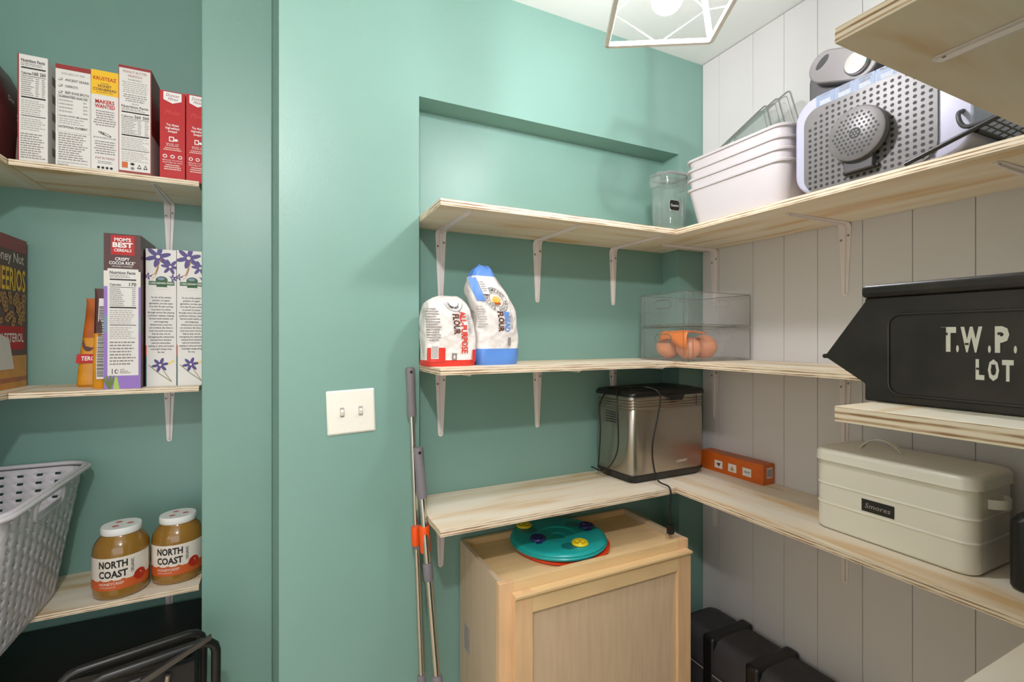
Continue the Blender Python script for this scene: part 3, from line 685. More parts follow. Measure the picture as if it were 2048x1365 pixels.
# honey nut box at far left
m = MB(); m.box(-0.785, -0.726, 1.835, 2.062, ZM, ZM + 0.462, 'brown'); F0 = east(-0.726, 2.062, ZM)
F = lambda u, v, l: F0(max(u, -0.226), v, l)
m.rect(F, -0.226, 0.0, 0, 0.10, 'gold'); m.rect(F, -0.226, 0.02, 0, 0.034, 'amber', 0.0005); m.rect(F, -0.226, 0.42, 0, 0.462, 'deepred', 0.0004)
m.text(F, -0.020, 0.385, 0.030, 'Honey Nut', 'label_white', al='r', w=0.190, bold=0.01); m.text(F, -0.010, 0.300, 0.066, 'CHEERIOS', 'yellow', al='r', w=0.215, bold=0.02)
m.rect(F, -0.226, 0.118, -0.016, 0.19, 'red', 0.0005); m.text(F, -0.022, 0.142, 0.026, 'CHOLESTEROL', 'white', al='r', w=0.2, lift=0.0009, bold=0.02)
rnd = random.Random(5)
for k in range(60):
    u, v = rnd.uniform(-0.19, -0.014), rnd.uniform(0.198, 0.285); m.ell(F, u, v, 0.011, 0.009, 'stain', 0.0006 + k * 0.00001, a=rnd.random() * 3, n=12); m.ell(F, u, v, 0.004, 0.003, 'brown', 0.0013 + k * 0.00001, n=8)
m.poly(F, [(-0.2, 0.06), (-0.085, 0.06), (-0.115, 0.15), (-0.2, 0.175)], 'card_white', 0.0022)
tag(m.build('cereal_box', smooth=0, origin=(-0.755, 2.0, ZM)), 'large brown and gold oat ring cereal box cut by the left photo edge', 'box', GM)

# ------------------------------------------------------------------ sauce jars
ZL = LL + TH
def jar(cx, cy, label, ang):
    o = empty('sauce_jar', (cx, cy, ZL), label, 'jar', 'apple sauce jars on the alcove shelf')
    m = MB(); r = 0.071
    prof = [(0.001, 0), (r * 0.86, 0), (r * 0.97, 0.006), (r, 0.02), (r, 0.135), (r * 0.97, 0.152), (r * 0.86, 0.168), (r * 0.72, 0.180), (r * 0.66, 0.186), (r * 0.66, 0.192), (0.001, 0.192)]
    m.lathe([(a, ZL + z) for a, z in prof], cx, cy, 'jar_sauce', n=48); gb_ = m.build('glass_body', o, smooth=50)
    m = MB(); rl = 0.0515
    m.lathe([(rl * 0.98, ZL + 0.186), (rl, ZL + 0.188), (rl, ZL + 0.203), (rl * 0.96, ZL + 0.207), (0.001, ZL + 0.207)], cx, cy, 'white', n=40)
    for k in range(3): a = 2.1 * k + ang; m.ell(topf(cx, cy, ZL + 0.2072), 0.022 * math.cos(a), 0.022 * math.sin(a), 0.009, 0.006, 'bag_red')
    m.build('lid', o, smooth=40)
    def F(u, v, l):
        t = ang + u / r; return (cx + (r + 0.0004 + l) * math.sin(t), cy - (r + 0.0004 + l) * math.cos(t), ZL + v)
    m = MB(); m.rect(F, -0.10, 0.032, 0.10, 0.128, 'label_white', 0.0003, 30, 1); m.rect(F, -0.10, 0.032, 0.10, 0.060, 'label_orange', 0.0006, 30, 1)
    pts = [(-0.10 + 0.2 * k / 40, 0.060 + 0.004 * math.sin(k * 1.1)) for k in range(41)]
    for a, b in zip(pts[:-1], pts[1:]): m.poly(F, [(a[0], 0.058), (b[0], 0.058), b, a], 'label_orange', 0.0007)
    m.text(F, -0.004, 0.099, 0.020, 'NORTH', 'ink', w=0.072, bold=0.035, lift=0.001); m.text(F, -0.004, 0.070, 0.020, 'COAST', 'ink', w=0.072, bold=0.035, lift=0.001)
    m.text(F, 0.0475, 0.096, 0.008, 'ORGANIC', 'ink', w=0.042, rot=PI / 2, lift=0.001, bold=0.01)
    m.text(F, -0.008, 0.048, 0.0075, 'HONEYCRISP', 'label_white', w=0.062, lift=0.0012, bold=0.01); m.text(F, -0.018, 0.040, 0.004, 'APPLESAUCE', 'label_white', w=0.042, lift=0.0012)
    m.ell(F, 0.064, 0.062, 0.017, 0.017, 'apple', 0.0014); m.build('paper_label', gb_, smooth=50)
jar(-0.4415, 1.885, 'open shelf applesauce jar nearest the grey laundry basket', -0.02)
jar(-0.2995, 1.915, 'applesauce jar beside the alcove edge, partly hidden', -0.12)

# ------------------------------------------------------------------ laundry basket
bk = empty('laundry_basket', (-0.76, 1.75, ZL), 'grey woven plastic laundry basket jutting out from the alcove shelf', 'basket')
m = MB(); rg = []
BC = (-0.765, 1.755)
ROWS, COLS = 15, 40
def bring(t, out=0.0, z=None):
    hx = 0.150 + 0.050 * t + out; hy = 0.235 + 0.055 * t + out
    pts = rrect(BC[0], BC[1], hx, hy, 0.07, 5)
    # resample evenly
    seg = [(Vector(pts[i]), Vector(pts[(i + 1) % len(pts)])) for i in range(len(pts))]; Ls = [(b - a).length for a, b in seg]; tot = sum(Ls); n = COLS * 3; res = []
    for k in range(n):
        d = tot * k / n; i = 0
        while d > Ls[i]: d -= Ls[i]; i += 1
        p = seg[i][0].lerp(seg[i][1], d / Ls[i]); res.append(p)
    return res
BH = 0.375
levels = []
for j in range(ROWS):
    levels += [(j, 0, (j + 0.0) / ROWS), (j, 1, (j + 0.30) / ROWS)]
levels.append((ROWS, 0, 1.0))
vs = []; n = COLS * 3
for j, kind, t in levels:
    rr = bring(t); c = Vector(BC)
    for k, p in enumerate(rr):
        ci = k // 3; d = (p - c).normalized(); off = 0.0022 if (ci + j) % 2 and kind == 1 else 0.0
        vs.append((p.x + d.x * off, p.y + d.y * off, ZL + 0.008 + (BH - 0.012) * t))
fs = []
hy0, hy1 = 0.80, 0.93
def in_handle(k, t):
    rr = bring(t); p = rr[k]; return False
for a in range(len(levels) - 1):
    j, kind, t = levels[a]
    for k in range(n):
        p = Vector(vs[a * n + k])
        if kind == 0 and k % 3 == 1 and 0 < j: continue            # the slots of the weave
        if p.x > BC[0] + 0.1 and abs(p.y - (BC[1] - 0.0)) < 0.088 and 0.84 < t < 0.955: continue
        fs.append((a * n + k, a * n + (k + 1) % n, (a + 1) * n + (k + 1) % n, (a + 1) * n + k))
m.add(vs, fs, 'basket'); m.add([(p.x, p.y, ZL + 0.008) for p in bring(0)], [tuple(range(n))], 'basket')
wb = m.build('woven_body', bk, smooth=50, solid=0.0025)
m = MB()
for lvl, out, rr in ((1.0, 0.006, 0.007), (1.0, 0.014, 0.006)):
    m.tube([(p.x, p.y, ZL + BH + (0.004 if out < 0.01 else -0.001)) for p in bring(lvl, out)], rr, 'basket', n=10, closed=True)
m.build('rim', bk, smooth=60)
m = MB(); hx = BC[0] + 0.150 + 0.05 * 0.9 + 0.001
for sx, nm in ((1, 0),):
    pts = [(hx + (v - 0.9) * 0.05 * 1.0, BC[1] + u, ZL + 0.008 + 0.363 * v) for u, v in [(q[0], 0.898 + q[1] / 0.363) for q in rrect(0, 0, 0.092, 0.026, 0.02, 5)]]
    m.tube(pts, 0.0055, 'basket', n=10, closed=True)
m.build('handle_rim', wb, smooth=60)

# ------------------------------------------------------------------ folding step stool, lower left
st = empty('step_stool', (-0.25, 1.45, 0), 'folded black metal step stool under the alcove shelves', 'step stool')
def frame(name, x0, x1, y, ztop, dy, r, mt='black'):
    pts = [(x0, y + dy, 0.0)] + [(x0 + 0.03 * (1 - math.cos(R(a))), y, ztop - 0.03 * (1 - math.sin(R(a)))) for a in (0, 30, 60, 90)] + [(x1 - 0.03 * (1 - math.cos(R(a))), y, ztop - 0.03 * (1 - math.sin(R(a)))) for a in (90, 60, 30, 0)] + [(x1, y + dy, 0.0)]
    m = MB(); m.tube(pts, r, mt, n=12); return m.build(name, st, smooth=60)
frame('front_frame', -0.40, -0.152, 1.40, EYE - 0.752, 0.02, 0.011)
frame('rear_frame', -0.445, -0.172, 1.46, EYE - 0.750, 0.06, 0.010)
m = MB(); m.box(-0.435, -0.19, 1.413, 1.427, 0.30, EYE - 0.79, 'sole'); m.build('folded_step', st, bevel=0.008)
m = MB(); m.tube([(-0.252, 1.398, EYE - 0.80), (-0.30, 1.398, 0.25)], 0.006, 'steel'); m.build('brace', st)
m = MB(); m.add([(-0.305, 1.375, EYE - 0.776), (-0.165, 1.375, EYE - 0.728), (-0.165, 1.375, EYE - 0.738), (-0.302, 1.375, EYE - 0.790), (-0.305, 1.385, EYE - 0.776), (-0.165, 1.385, EYE - 0.728), (-0.165, 1.385, EYE - 0.738), (-0.302, 1.385, EYE - 0.790)],
    [(0, 3, 2, 1), (4, 5, 6, 7), (0, 1, 5, 4), (1, 2, 6, 5), (2, 3, 7, 6), (3, 0, 4, 7)], 'steel_dark'); m.build('locking_bar', st, smooth=0)
st.rotation_euler = (0, 0, R(14)); st.location.z = -0.012
# black rounded box behind it
m = MB(); m.rings([rring(-0.57, 1.90, 0.30, 0.15, 0.03, 0.0), rring(-0.57, 1.90, 0.32, 0.165, 0.03, 0.42), rring(-0.57, 1.90, 0.33, 0.17, 0.03, 0.425), rring(-0.57, 1.90, 0.33, 0.17, 0.03, 0.45)], 'black')
tag(m.build('black_box', smooth=40), 'black rounded box under the alcove shelves', 'tote')

# ------------------------------------------------------------------ flour bags
ZF = HM + TH
def flour(label, cx, cy, hx, hy, secs, colour, word1, word2, rot, band):
    """secs: (z, dx, dy, kx, ky) ; lofted paper sack"""
    NPT = 40; rg = []; rnd = random.Random(len(word1)); ms = []
    c, s = math.cos(rot), math.sin(rot)
    zs = [q[0] for q in secs]
    def interp(z):
        for a, b in zip(secs[:-1], secs[1:]):
            if z <= b[0]:
                t = (z - a[0]) / (b[0] - a[0]); return [a[k] + (b[k] - a[k]) * t for k in range(5)]
        return list(secs[-1])
    Z = sorted(set([zs[-1] * k / 26 for k in range(27)] + [band]))
    for z in Z:
        _, dx, dy, kx, ky = interp(z)
        ring = []
        for k in range(NPT):
            a = 2 * PI * k / NPT; e = 0.42
            px = hx * kx * math.copysign(abs(math.cos(a)) ** e, math.cos(a)); py = hy * ky * math.copysign(abs(math.sin(a)) ** e, math.sin(a))
            wob = 0.0016 * math.sin(3 * a + z * 55) + 0.0012 * math.sin(7 * a - z * 90)
            px += wob * math.cos(a); py += wob * math.sin(a)
            ring.append((cx + dx + px * c - py * s, cy + dy + px * s + py * c, ZF + z))
        rg.append(ring)
    for a in Z[:-1]: ms.append(colour if a < band - 1e-6 else ('bag_paper' if a < zs[-1] * 0.86 or colour == 'bag_red' else colour))
    m = MB(); m.rings(rg, ms)
    def F(u, v, l):      # printed front: follows the sack
        _, dx, dy, kx, ky = interp(v); q = min(0.97, abs(u) / (hx * kx)); 
        py = -hy * ky * (1 - q ** (2 / 0.42)) ** (0.42 / 2) - 0.0022 - l
        return (cx + dx + u * c - py * s, cy + dy + u * s + py * c, ZF + v)
    return m, F
APL = 'slumped white and red all purpose flour bag, left of the pair'
m, F = flour(APL, 0.402, 1.213, 0.066, 0.042,
             [(0, 0, 0, 1, 1), (0.006, 0, 0, 1.04, 1.05), (0.06, 0, 0, 1.04, 1.08), (0.11, -0.002, 0, 1.02, 1.05), (0.145, -0.007, 0, 0.93, 0.97), (0.163, -0.010, 0.002, 0.80, 0.86), (0.174, -0.008, 0.003, 0.66, 0.6), (0.181, 0.0, 0.004, 0.46, 0.25), (0.184, 0.002, 0.004, 0.36, 0.1)], 'bag_red', 'ALL', 'x', R(0), 0.016)
m.rect(F, -0.066, 0.012, -0.022, 0.048, 'bag_red', 0.001, 8, 1); m.rect(F, -0.058, 0.02, -0.040, 0.055, 'card_white', 0.002, 2, 1)
m.rect(F, 0.052, 0.012, 0.067, 0.042, 'bag_red', 0.001, 3, 1)
m.text(F, 0.022, 0.088, 0.0165, 'ALL-PURPOSE', 'bag_red', w=0.108, rot=-PI / 2, lift=0.001, bold=0.03)
m.text(F, 0.003, 0.108, 0.0165, 'FLOUR', 'brown', w=0.052, rot=-PI / 2, lift=0.001, bold=0.03)
m.text(F, 0.041, 0.112, 0.008, 'UNBLEACHED', 'ink_grey', w=0.046, rot=-PI / 2, lift=0.001)
def arc(m, F, cu, cv, r, a0, a1, mt, wd=0.0012):
    for k in range(24):
        t0 = a0 + (a1 - a0) * k / 24; t1 = a0 + (a1 - a0) * (k + 1) / 24
        m.poly(F, [(cu + r * math.cos(t0), cv + r * math.sin(t0)), (cu + (r + wd) * math.cos(t0), cv + (r + wd) * math.sin(t0)), (cu + (r + wd) * math.cos(t1), cv + (r + wd) * math.sin(t1)), (cu + r * math.cos(t1), cv + r * math.sin(t1))], mt, 0.001)
arc(m, F, 0.012, 0.166, 0.024, PI * 1.05, PI * 1.95, 'ink'); arc(m, F, 0.012, 0.166, 0.014, PI * 1.05, PI * 1.95, 'ink')
for k, ch in enumerate('COMPANY'):
    t = PI * 1.10 + 0.34 * k; m.text(F, 0.012 + 0.019 * math.cos(t) , 0.166 + 0.019 * math.sin(t), 0.006, ch, 'ink', lift=0.0012, rot=t + PI / 2, bold=0.02)
m.lines(F, -0.066, -0.030, 0.150, 0.064, 13, 'ink_grey', 4, lift=0.001)
for k in range(9): m.rect(F, -0.057 + 0.0018 * k, 0.022, -0.0562 + 0.0018 * k, 0.052, 'ink_grey', 0.003)
m.rect(F, -0.005, 0.016, 0.009, 0.034, 'ink_grey', 0.001); m.rect(F, 0.0, 0.020, 0.004, 0.028, 'card_white', 0.0016)
tag(m.build('flour_bag', smooth=32, origin=(0.402, 1.213, ZF)), APL, 'flour bag', 'paper flour bags on the niche shelf')
BFL = 'taller white and blue bread flour bag with folded blue top'
m, F = flour(BFL, 0.5375, 1.223, 0.060, 0.040,
             [(0, 0, 0, 1, 1), (0.006, 0, 0, 1.06, 1.05), (0.05, 0, 0, 1.06, 1.08), (0.125, 0.0, 0, 1.04, 1.08), (0.145, -0.004, 0, 1.02, 1.04), (0.19, -0.022, 0, 0.92, 0.95), (0.213, -0.029, 0.002, 0.80, 0.78), (0.245, -0.036, 0.002, 0.56, 0.55), (0.262, -0.034, 0, 0.42, 0.3), (0.272, -0.030, 0, 0.24, 0.08)], 'blue', 'BREAD', 'x', R(4), 0.044)
m.text(F, 0.012, 0.117, 0.0165, 'BREAD', 'blue', w=0.054, rot=-PI / 2, lift=0.001, bold=0.03)
m.text(F, -0.007, 0.117, 0.0165, 'FLOUR', 'brown', w=0.054, rot=-PI / 2, lift=0.001, bold=0.03)
m.text(F, 0.030, 0.119, 0.008, 'UNBLEACHED', 'ink_grey', w=0.046, rot=-PI / 2, lift=0.001)
arc(m, F, 0.004, 0.176, 0.032, 0, 2 * PI, 'ink'); arc(m, F, 0.004, 0.176, 0.0195, 0, 2 * PI, 'ink')
for k, ch in enumerate('ARTHUR BAKING COMPANY '):
    t = -0.15 - 2 * PI * k / 22; m.text(F, 0.004 + 0.0235 * math.cos(t), 0.176 + 0.0235 * math.sin(t), 0.0062, ch if ch != ' ' else '.', 'ink', lift=0.0012, rot=t - PI / 2, bold=0.02)
for k in range(7): a = R(20 + 23 * k); m.poly(F, [(0.004, 0.168), (0.004 + 0.014 * math.cos(a), 0.168 + 0.017 * math.sin(a)), (0.004 + 0.014 * math.cos(a + 0.28), 0.168 + 0.017 * math.sin(a + 0.28))], 'yellow', 0.0014)
m.rect(F, -0.005, 0.163, 0.013, 0.169, 'amber', 0.0014)
m.lines(F, -0.062, -0.040, 0.16, 0.10, 9, 'ink_light', 4, lift=0.001)
m.rect(F, 0.021, 0.052, 0.030, 0.074, 'ink_grey', 0.001)
m.rect(F, -0.028, 0.190, -0.008, 0.228, 'card_white', 0.0016, 3, 4); m.lines(F, -0.026, -0.010, 0.226, 0.196, 5, 'ink_grey', 4, lift=0.002)
m.rect(F, -0.052, 0.172, -0.030, 0.235, 'blue', 0.001, 4, 6)
o = tag(m.build('flour_bag', smooth=32, origin=(0.5375, 1.223, ZF)), BFL, 'flour bag', 'paper flour bags on the niche shelf')
m = MB(); zt = ZF + 0.262
m.add([(0.4905, 1.2135, zt + 0.012), (0.518, 1.2115, zt - 0.004), (0.527, 1.207, zt - 0.028), (0.512, 1.205, zt - 0.042), (0.497, 1.207, zt - 0.03),
       (0.4905, 1.2235, zt + 0.012), (0.518, 1.2215, zt - 0.004), (0.529, 1.217, zt - 0.028), (0.512, 1.221, zt - 0.042), (0.497, 1.222, zt - 0.03)],
      [(0, 4, 3, 2, 1), (5, 6, 7, 8, 9), (0, 1, 6, 5), (1, 2, 7, 6), (2, 3, 8, 7), (3, 4, 9, 8), (4, 0, 5, 9)], 'blue')
m.build('folded_flap', o, smooth=20).matrix_parent_inverse = Matrix.Translation(o.location).inverted()

# ------------------------------------------------------------------ clear stacking bins
def clear_bin(z, label):
    T = Matrix.Translation((1.104, 1.060, z)) @ Matrix.Rotation(R(1.5), 4, 'Z'); o = empty('clear_bin', (1.104, 1.06, z), label, 'storage bin', 'clear stacking bins')
    W, D, H = 0.286, 0.206, 0.104; wl = 0.0022
    m = MB(T)
    def shell(mm, z0, z1):
        outer = rrect(W / 2, D / 2, W / 2, D / 2, 0.008, 3); inner = rrect(W / 2, D / 2, W / 2 - wl, D / 2 - wl, 0.006, 3); k = len(outer)
        mm.add([(a, b, z0) for a, b in outer] + [(a, b, z1) for a, b in outer], [(i, (i + 1) % k, k + (i + 1) % k, k + i) for i in range(k)], 'clear')
    shell(m, 0, H); walls = None; m.add([(a, b, 0.001) for a, b in rrect(W / 2, D / 2, W / 2, D / 2, 0.008, 3)], [tuple(range(16))], 'clear'); walls = m.build('walls', o)
    m = MB(T)
    for zz, ins in ((H, 0.0), (0.001, 0.0), (0.006, 0.004)): m.tube([(a, b, zz) for a, b in rrect(W / 2, D / 2, W / 2 - ins, D / 2 - ins, 0.008, 3)], 0.0013, 'clear_edge', n=6, closed=True)
    for a, b in ((0.002, 0.002), (W - 0.002, 0.002), (0.002, D - 0.002), (W - 0.002, D - 0.002), (0.02, 0.0005), (0.0005, 0.02), (0.0005, D - 0.02)): m.tube([(a, b, 0), (a, b, H)], 0.0009, 'clear_edge', n=6)
    m.build('moulded_edges', o)
    m = MB(T); m.tube([(0, b, c) for b, c in rrect(D * 0.5, H * 0.68, 0.034, 0.013, 0.012, 5)], 0.0016, 'clear_edge', n=6, closed=True)
    m.build('side_handle', walls)
    m = MB(T); m.tube([(a, -0.0005, c) for a, c in rrect(W * 0.52, H * 0.68, 0.034, 0.010, 0.009, 5)], 0.0014, 'clear', n=6, closed=True); m.build('front_handle', walls)
clear_bin(ZF + 0.0005, 'lower clear plastic bin with an orange bag of onions inside'); clear_bin(ZF + 0.109, 'upper clear plastic bin, empty, in the corner')
# produce inside the lower bin
prod = [(1.153, 1.190, 0.040), (1.155, 1.108, 0.0375), (1.232, 1.118, 0.041)]
for k, (x, y, r) in enumerate(prod):
    m = MB(); rg = []
    for j in range(13):
        a = -PI / 2 + PI * j / 12; rr = r * max(0.02, math.cos(a)); rg.append([(x + rr * math.cos(t) * (1 + 0.03 * math.sin(3 * t)), y + rr * math.sin(t), ZF + 0.006 + r * 0.94 + r * 0.94 * math.sin(a)) for t in [2 * PI * q / 24 for q in range(24)]])
    m.rings(rg, 'skin_fruit')
    tag(m.build('onion', smooth=60), ['pinkish orange round onion at the left of the lower clear bin', 'pinkish onion under the orange bag in the clear bin', 'largest pale onion on the right inside the lower clear bin'][k], 'onion', 'onions in the lower clear bin')
m = MB(); rnd = random.Random(2); pts = []
gx, gy = 10, 9
for j in range(gy):
    for i in range(gx):
        u, v = i / (gx - 1), j / (gy - 1)
        drop = max(0.0, 0.30 - v) / 0.30
        pts.append((1.1095 + 0.085 * max(0.0, v - 0.30) / 0.7 + 0.002 * rnd.random(), 1.072 + 0.115 * u, ZF + 0.098 - (0.040 + 0.016 * math.sin(5 * u + 1)) * drop - 0.006 * rnd.random() - 0.008 * v))
m.add(pts, [(j * gx + i, j * gx + i + 1, (j + 1) * gx + i + 1, (j + 1) * gx + i) for j in range(gy - 1) for i in range(gx - 1)], 'plastic_orange')
tag(m.build('produce_bag', smooth=20, solid=0.003), 'crumpled bright orange plastic bag inside the lower clear bin', 'plastic bag')

# ------------------------------------------------------------------ bread maker
ZB = HL + TH
bm_ = empty('bread_maker', (1.13, 1.25, ZB), 'stainless steel bread maker with black lid in the shelf corner', 'bread maker')
def quad(ins, z, r=0.02, x0=0.985, x1=1.297, y0=1.171):
    # footprint slightly skewed toward the corner
    base = rrect((x0 + x1) / 2, 0, (x1 - x0) / 2 - ins, 0.086 - ins, r, 5)
    return [(x - 0.018 * (y + 0.09) / 0.18, y0 + 0.086 + y, z) for x, y in base]
m = MB(); m.rings([quad(0.012, ZB + 0.001), quad(0.010, ZB + 0.006), quad(0.0, ZB + 0.022), quad(0.0, ZB + 0.026)], 'black'); m.build('base', bm_, smooth=40)
m = MB(); rg = [quad(0.003, ZB + 0.026, 0.022), quad(-0.001, ZB + 0.10, 0.022), quad(0.001, ZB + 0.225, 0.022)]
for k in range(4):
    z = ZB + 0.232 + 0.009 * k; rg += [quad(0.0045, z, 0.022), quad(0.001, z + 0.004, 0.022), quad(0.001, z + 0.006, 0.022)]
rg.append(quad(0.002, ZB + 0.272, 0.022)); m.rings(rg, 'steel'); m.build('steel_body', bm_, smooth=60)
m = MB(); m.rings([quad(-0.004, ZB + 0.272, 0.024), quad(-0.005, ZB + 0.279, 0.024), quad(-0.002, ZB + 0.288, 0.03), quad(0.03, ZB + 0.296, 0.03), quad(0.05, ZB + 0.296, 0.03)], 'black'); bl = m.build('lid', bm_, smooth=50)
m = MB(); F = front(0, 1.170, ZB)
m.prism([(1.120, ZB + 0.277), (1.195, ZB + 0.277), (1.182, ZB + 0.256), (1.133, ZB + 0.256)], 1.159, 1.176, 'black', axis='y'); m.build('lid_latch', bl, smooth=0, bevel=0.002)
m = MB(); m.box(1.253, 1.2545, 1.1685, 1.170, ZB + 0.232, ZB + 0.270, 'ink'); m.box(1.01, 1.283, 1.1688, 1.170, ZB + 0.2295, ZB + 0.2305, 'ink_grey'); m.build('door_seam', bm_, smooth=0)
m = MB(); m.text(F, 1.165, 0.052, 0.0085, 'CUISINART', 'label_white', al='l', w=0.045, lift=0.001); m.build('logo', bm_, smooth=0)
m = MB(); FW = west(0.9735, 1.27, ZB)
for k in range(5): m.rect(FW, -0.02, 0.185 + 0.008 * k, 0.035, 0.188 + 0.008 * k, 'ink', 0.0015)
m.build('side_vents', bm_, smooth=0)
def curve(pts, n=8):
    P = [Vector(p) for p in pts]; out = []
    for i in range(len(P) - 1):
        a = P[max(0, i - 1)]; b = P[i]; c = P[i + 1]; d = P[min(len(P) - 1, i + 2)]
        for k in range(n):
            t = k / n; out.append(0.5 * ((2 * b) + (c - a) * t + (2 * a - 5 * b + 4 * c - d) * t * t + (3 * b - a - 3 * c + d) * t ** 3))
    out.append(P[-1]); return out
m = MB(); m.tube(curve([(0.985, 1.30, ZB + 0.291), (1.00, 1.22, ZB + 0.300), (1.05, 1.19, ZB + 0.301), (1.075, 1.160, ZB + 0.290), (1.080, 1.1515, ZB + 0.262), (1.064, 1.150, ZB + 0.20), (1.045, 1.148, ZB + 0.13), (1.047, 1.148, ZB + 0.07), (1.055, 1.135, ZB + 0.016), (1.056, 1.086, ZB + 0.006), (1.054, 1.083, ZB - 0.05), (1.056, 1.084, ZB - 0.105)]), 0.0026, 'black', n=8)
m.build('power_cord', bm_, smooth=60)
m = MB(); m.tube(curve([(0.99, 1.25, ZB + 0.286), (0.965, 1.22, ZB + 0.275), (0.952, 1.20, ZB + 0.20), (0.957, 1.21, ZB + 0.10), (0.948, 1.26, ZB + 0.03), (0.955, 1.345, ZB + 0.02)]), 0.0022, 'black', n=8); m.tube(curve([(0.99, 1.30, ZB + 0.286), (0.950, 1.29, ZB + 0.24), (0.944, 1.28, ZB + 0.15), (0.95, 1.30, ZB + 0.03)]), 0.0022, 'black', n=8); m.build('side_cord', bm_, smooth=60)
m = MB(); m.box(1.047, 1.065, 1.077, 1.091, ZB - 0.130, ZB - 0.103, 'black'); m.box(1.050, 1.0515, 1.083, 1.085, ZB - 0.145, ZB - 0.130, 'chrome'); m.box(1.060, 1.0615, 1.083, 1.085, ZB - 0.145, ZB - 0.130, 'chrome'); m.build('plug', bm_, smooth=0, bevel=0.001)

# orange box in the corner
m = MB(); m.box(1.347, 1.399, 0.992, 1.235, ZB, ZB + 0.063, 'orange_card'); F = west(1.347, 1.235, ZB)
for u in (0.075, 0.13, 0.185): m.rect(F, u - 0.016, 0.014, u + 0.016, 0.040, 'card_white')
m.poly(F, [(0.066, 0.030), (0.084, 0.033), (0.078, 0.02)], 'brown', 0.0008); m.poly(F, [(0.122, 0.019), (0.138, 0.019), (0.130, 0.034)], 'stain', 0.0008); m.rect(F, 0.175, 0.025, 0.196, 0.030, 'ink_light', 0.0008)
F = front(1.347, 0.992, ZB); m.rect(F, 0.016, 0.020, 0.042, 0.052, 'card_white')
for k in range(8): m.rect(F, 0.019 + 0.0026 * k, 0.023, 0.0203 + 0.0026 * k, 0.048, 'ink_grey', 0.0008)
F = topf(1.347, 0.992, ZB + 0.063); m.rect(F, 0.005, 0.05, 0.045, 0.19, 'amber')
tag(m.build('food_box', smooth=0), 'small orange box lying on its side by the white wall corner', 'box')

# ------------------------------------------------------------------ cream tin
tn = empty('bread_tin', (1.26, 0.585, ZB), 'cream enamel lidded tin with a chalk label reading Smores', 'tin')
m = MB(); RT = lambda e, z: rring(1.270, 0.583, 0.088 + e, 0.152 + e, 0.030 + e, z, 8)
rg = [RT(-0.004, ZB + 0.001), RT(0, ZB + 0.005), RT(0, ZB + 0.008)]
for zz in (0.062, 0.108): rg += [RT(0, ZB + zz - 0.0045), RT(0, ZB + zz - 0.0028), RT(0.0018, ZB + zz), RT(0, ZB + zz + 0.0028), RT(0, ZB + zz + 0.0045)]
rg.append(RT(0, ZB + 0.165)); m.rings(rg, 'tin'); m.build('body', tn, smooth=60)
m = MB(); m.rings([RT(0.003, ZB + 0.163), RT(0.0055, ZB + 0.165), RT(0.0045, ZB + 0.169), RT(0.0040, ZB + 0.181), RT(0.0036, ZB + 0.184), RT(0.0, ZB + 0.190), RT(-0.008, ZB + 0.192), RT(-0.012, ZB + 0.1922)], 'tin'); tl = m.build('lid', tn, smooth=60)
def strap(a, b, up, n, wd, th, mt, wdir):
    a, b, up, wdir = Vector(a), Vector(b), Vector(up), Vector(wdir); rg = []
    for k in range(n + 1):
        t = k / n; p = a.lerp(b, t) + up * math.sin(PI * t) ** 0.75; q = a.lerp(b, min(1, t + 0.02)) + up * math.sin(PI * min(1, t + 0.02)) ** 0.75
        nn = wdir.cross((q - p) if (q - p).length > 1e-6 else (b - a)).normalized()
        rg.append([p - wdir * wd / 2, p + wdir * wd / 2, p + wdir * wd / 2 + nn * th, p - wdir * wd / 2 + nn * th])
    m = MB(); m.rings([[tuple(v) for v in r] for r in rg], mt); return m
strap((1.270, 0.675, ZB + 0.190), (1.270, 0.585, ZB + 0.190), (0, 0, 0.030), 16, 0.015, 0.0015, 'tin', (1, 0, 0)).build('lid_handle', tl, smooth=50)
strap((1.235, 0.431, ZB + 0.135), (1.305, 0.431, ZB + 0.135), (0, -0.022, 0), 12, 0.018, 0.0015, 'tin', (0, 0, 1)).build('side_handle', tn, smooth=50)
m = MB(); F = west(1.1818, 0.6265, ZB + 0.083); m.rect(F, 0, -0.0135, 0.064, 0.0135, 'chalk', 0.0006); m.text(F, 0.032, -0.005, 0.0105, 'Smores', 'ink_light', w=0.050, lift=0.001, shear=0.2); m.build('chalk_label', tn, smooth=0)
# black canister at far right
m = MB(); m.rings([rring(1.262, 0.325, 0.06, 0.062, 0.018, ZB + 0.001), rring(1.262, 0.325, 0.066, 0.068, 0.02, ZB + 0.006), rring(1.262, 0.325, 0.066, 0.068, 0.02, ZB + 0.125), rring(1.262, 0.325, 0.060, 0.062, 0.02, ZB + 0.133)], 'black')
tag(m.build('black_canister', smooth=40), 'matte black rounded canister cut off at the right photo edge', 'canister')

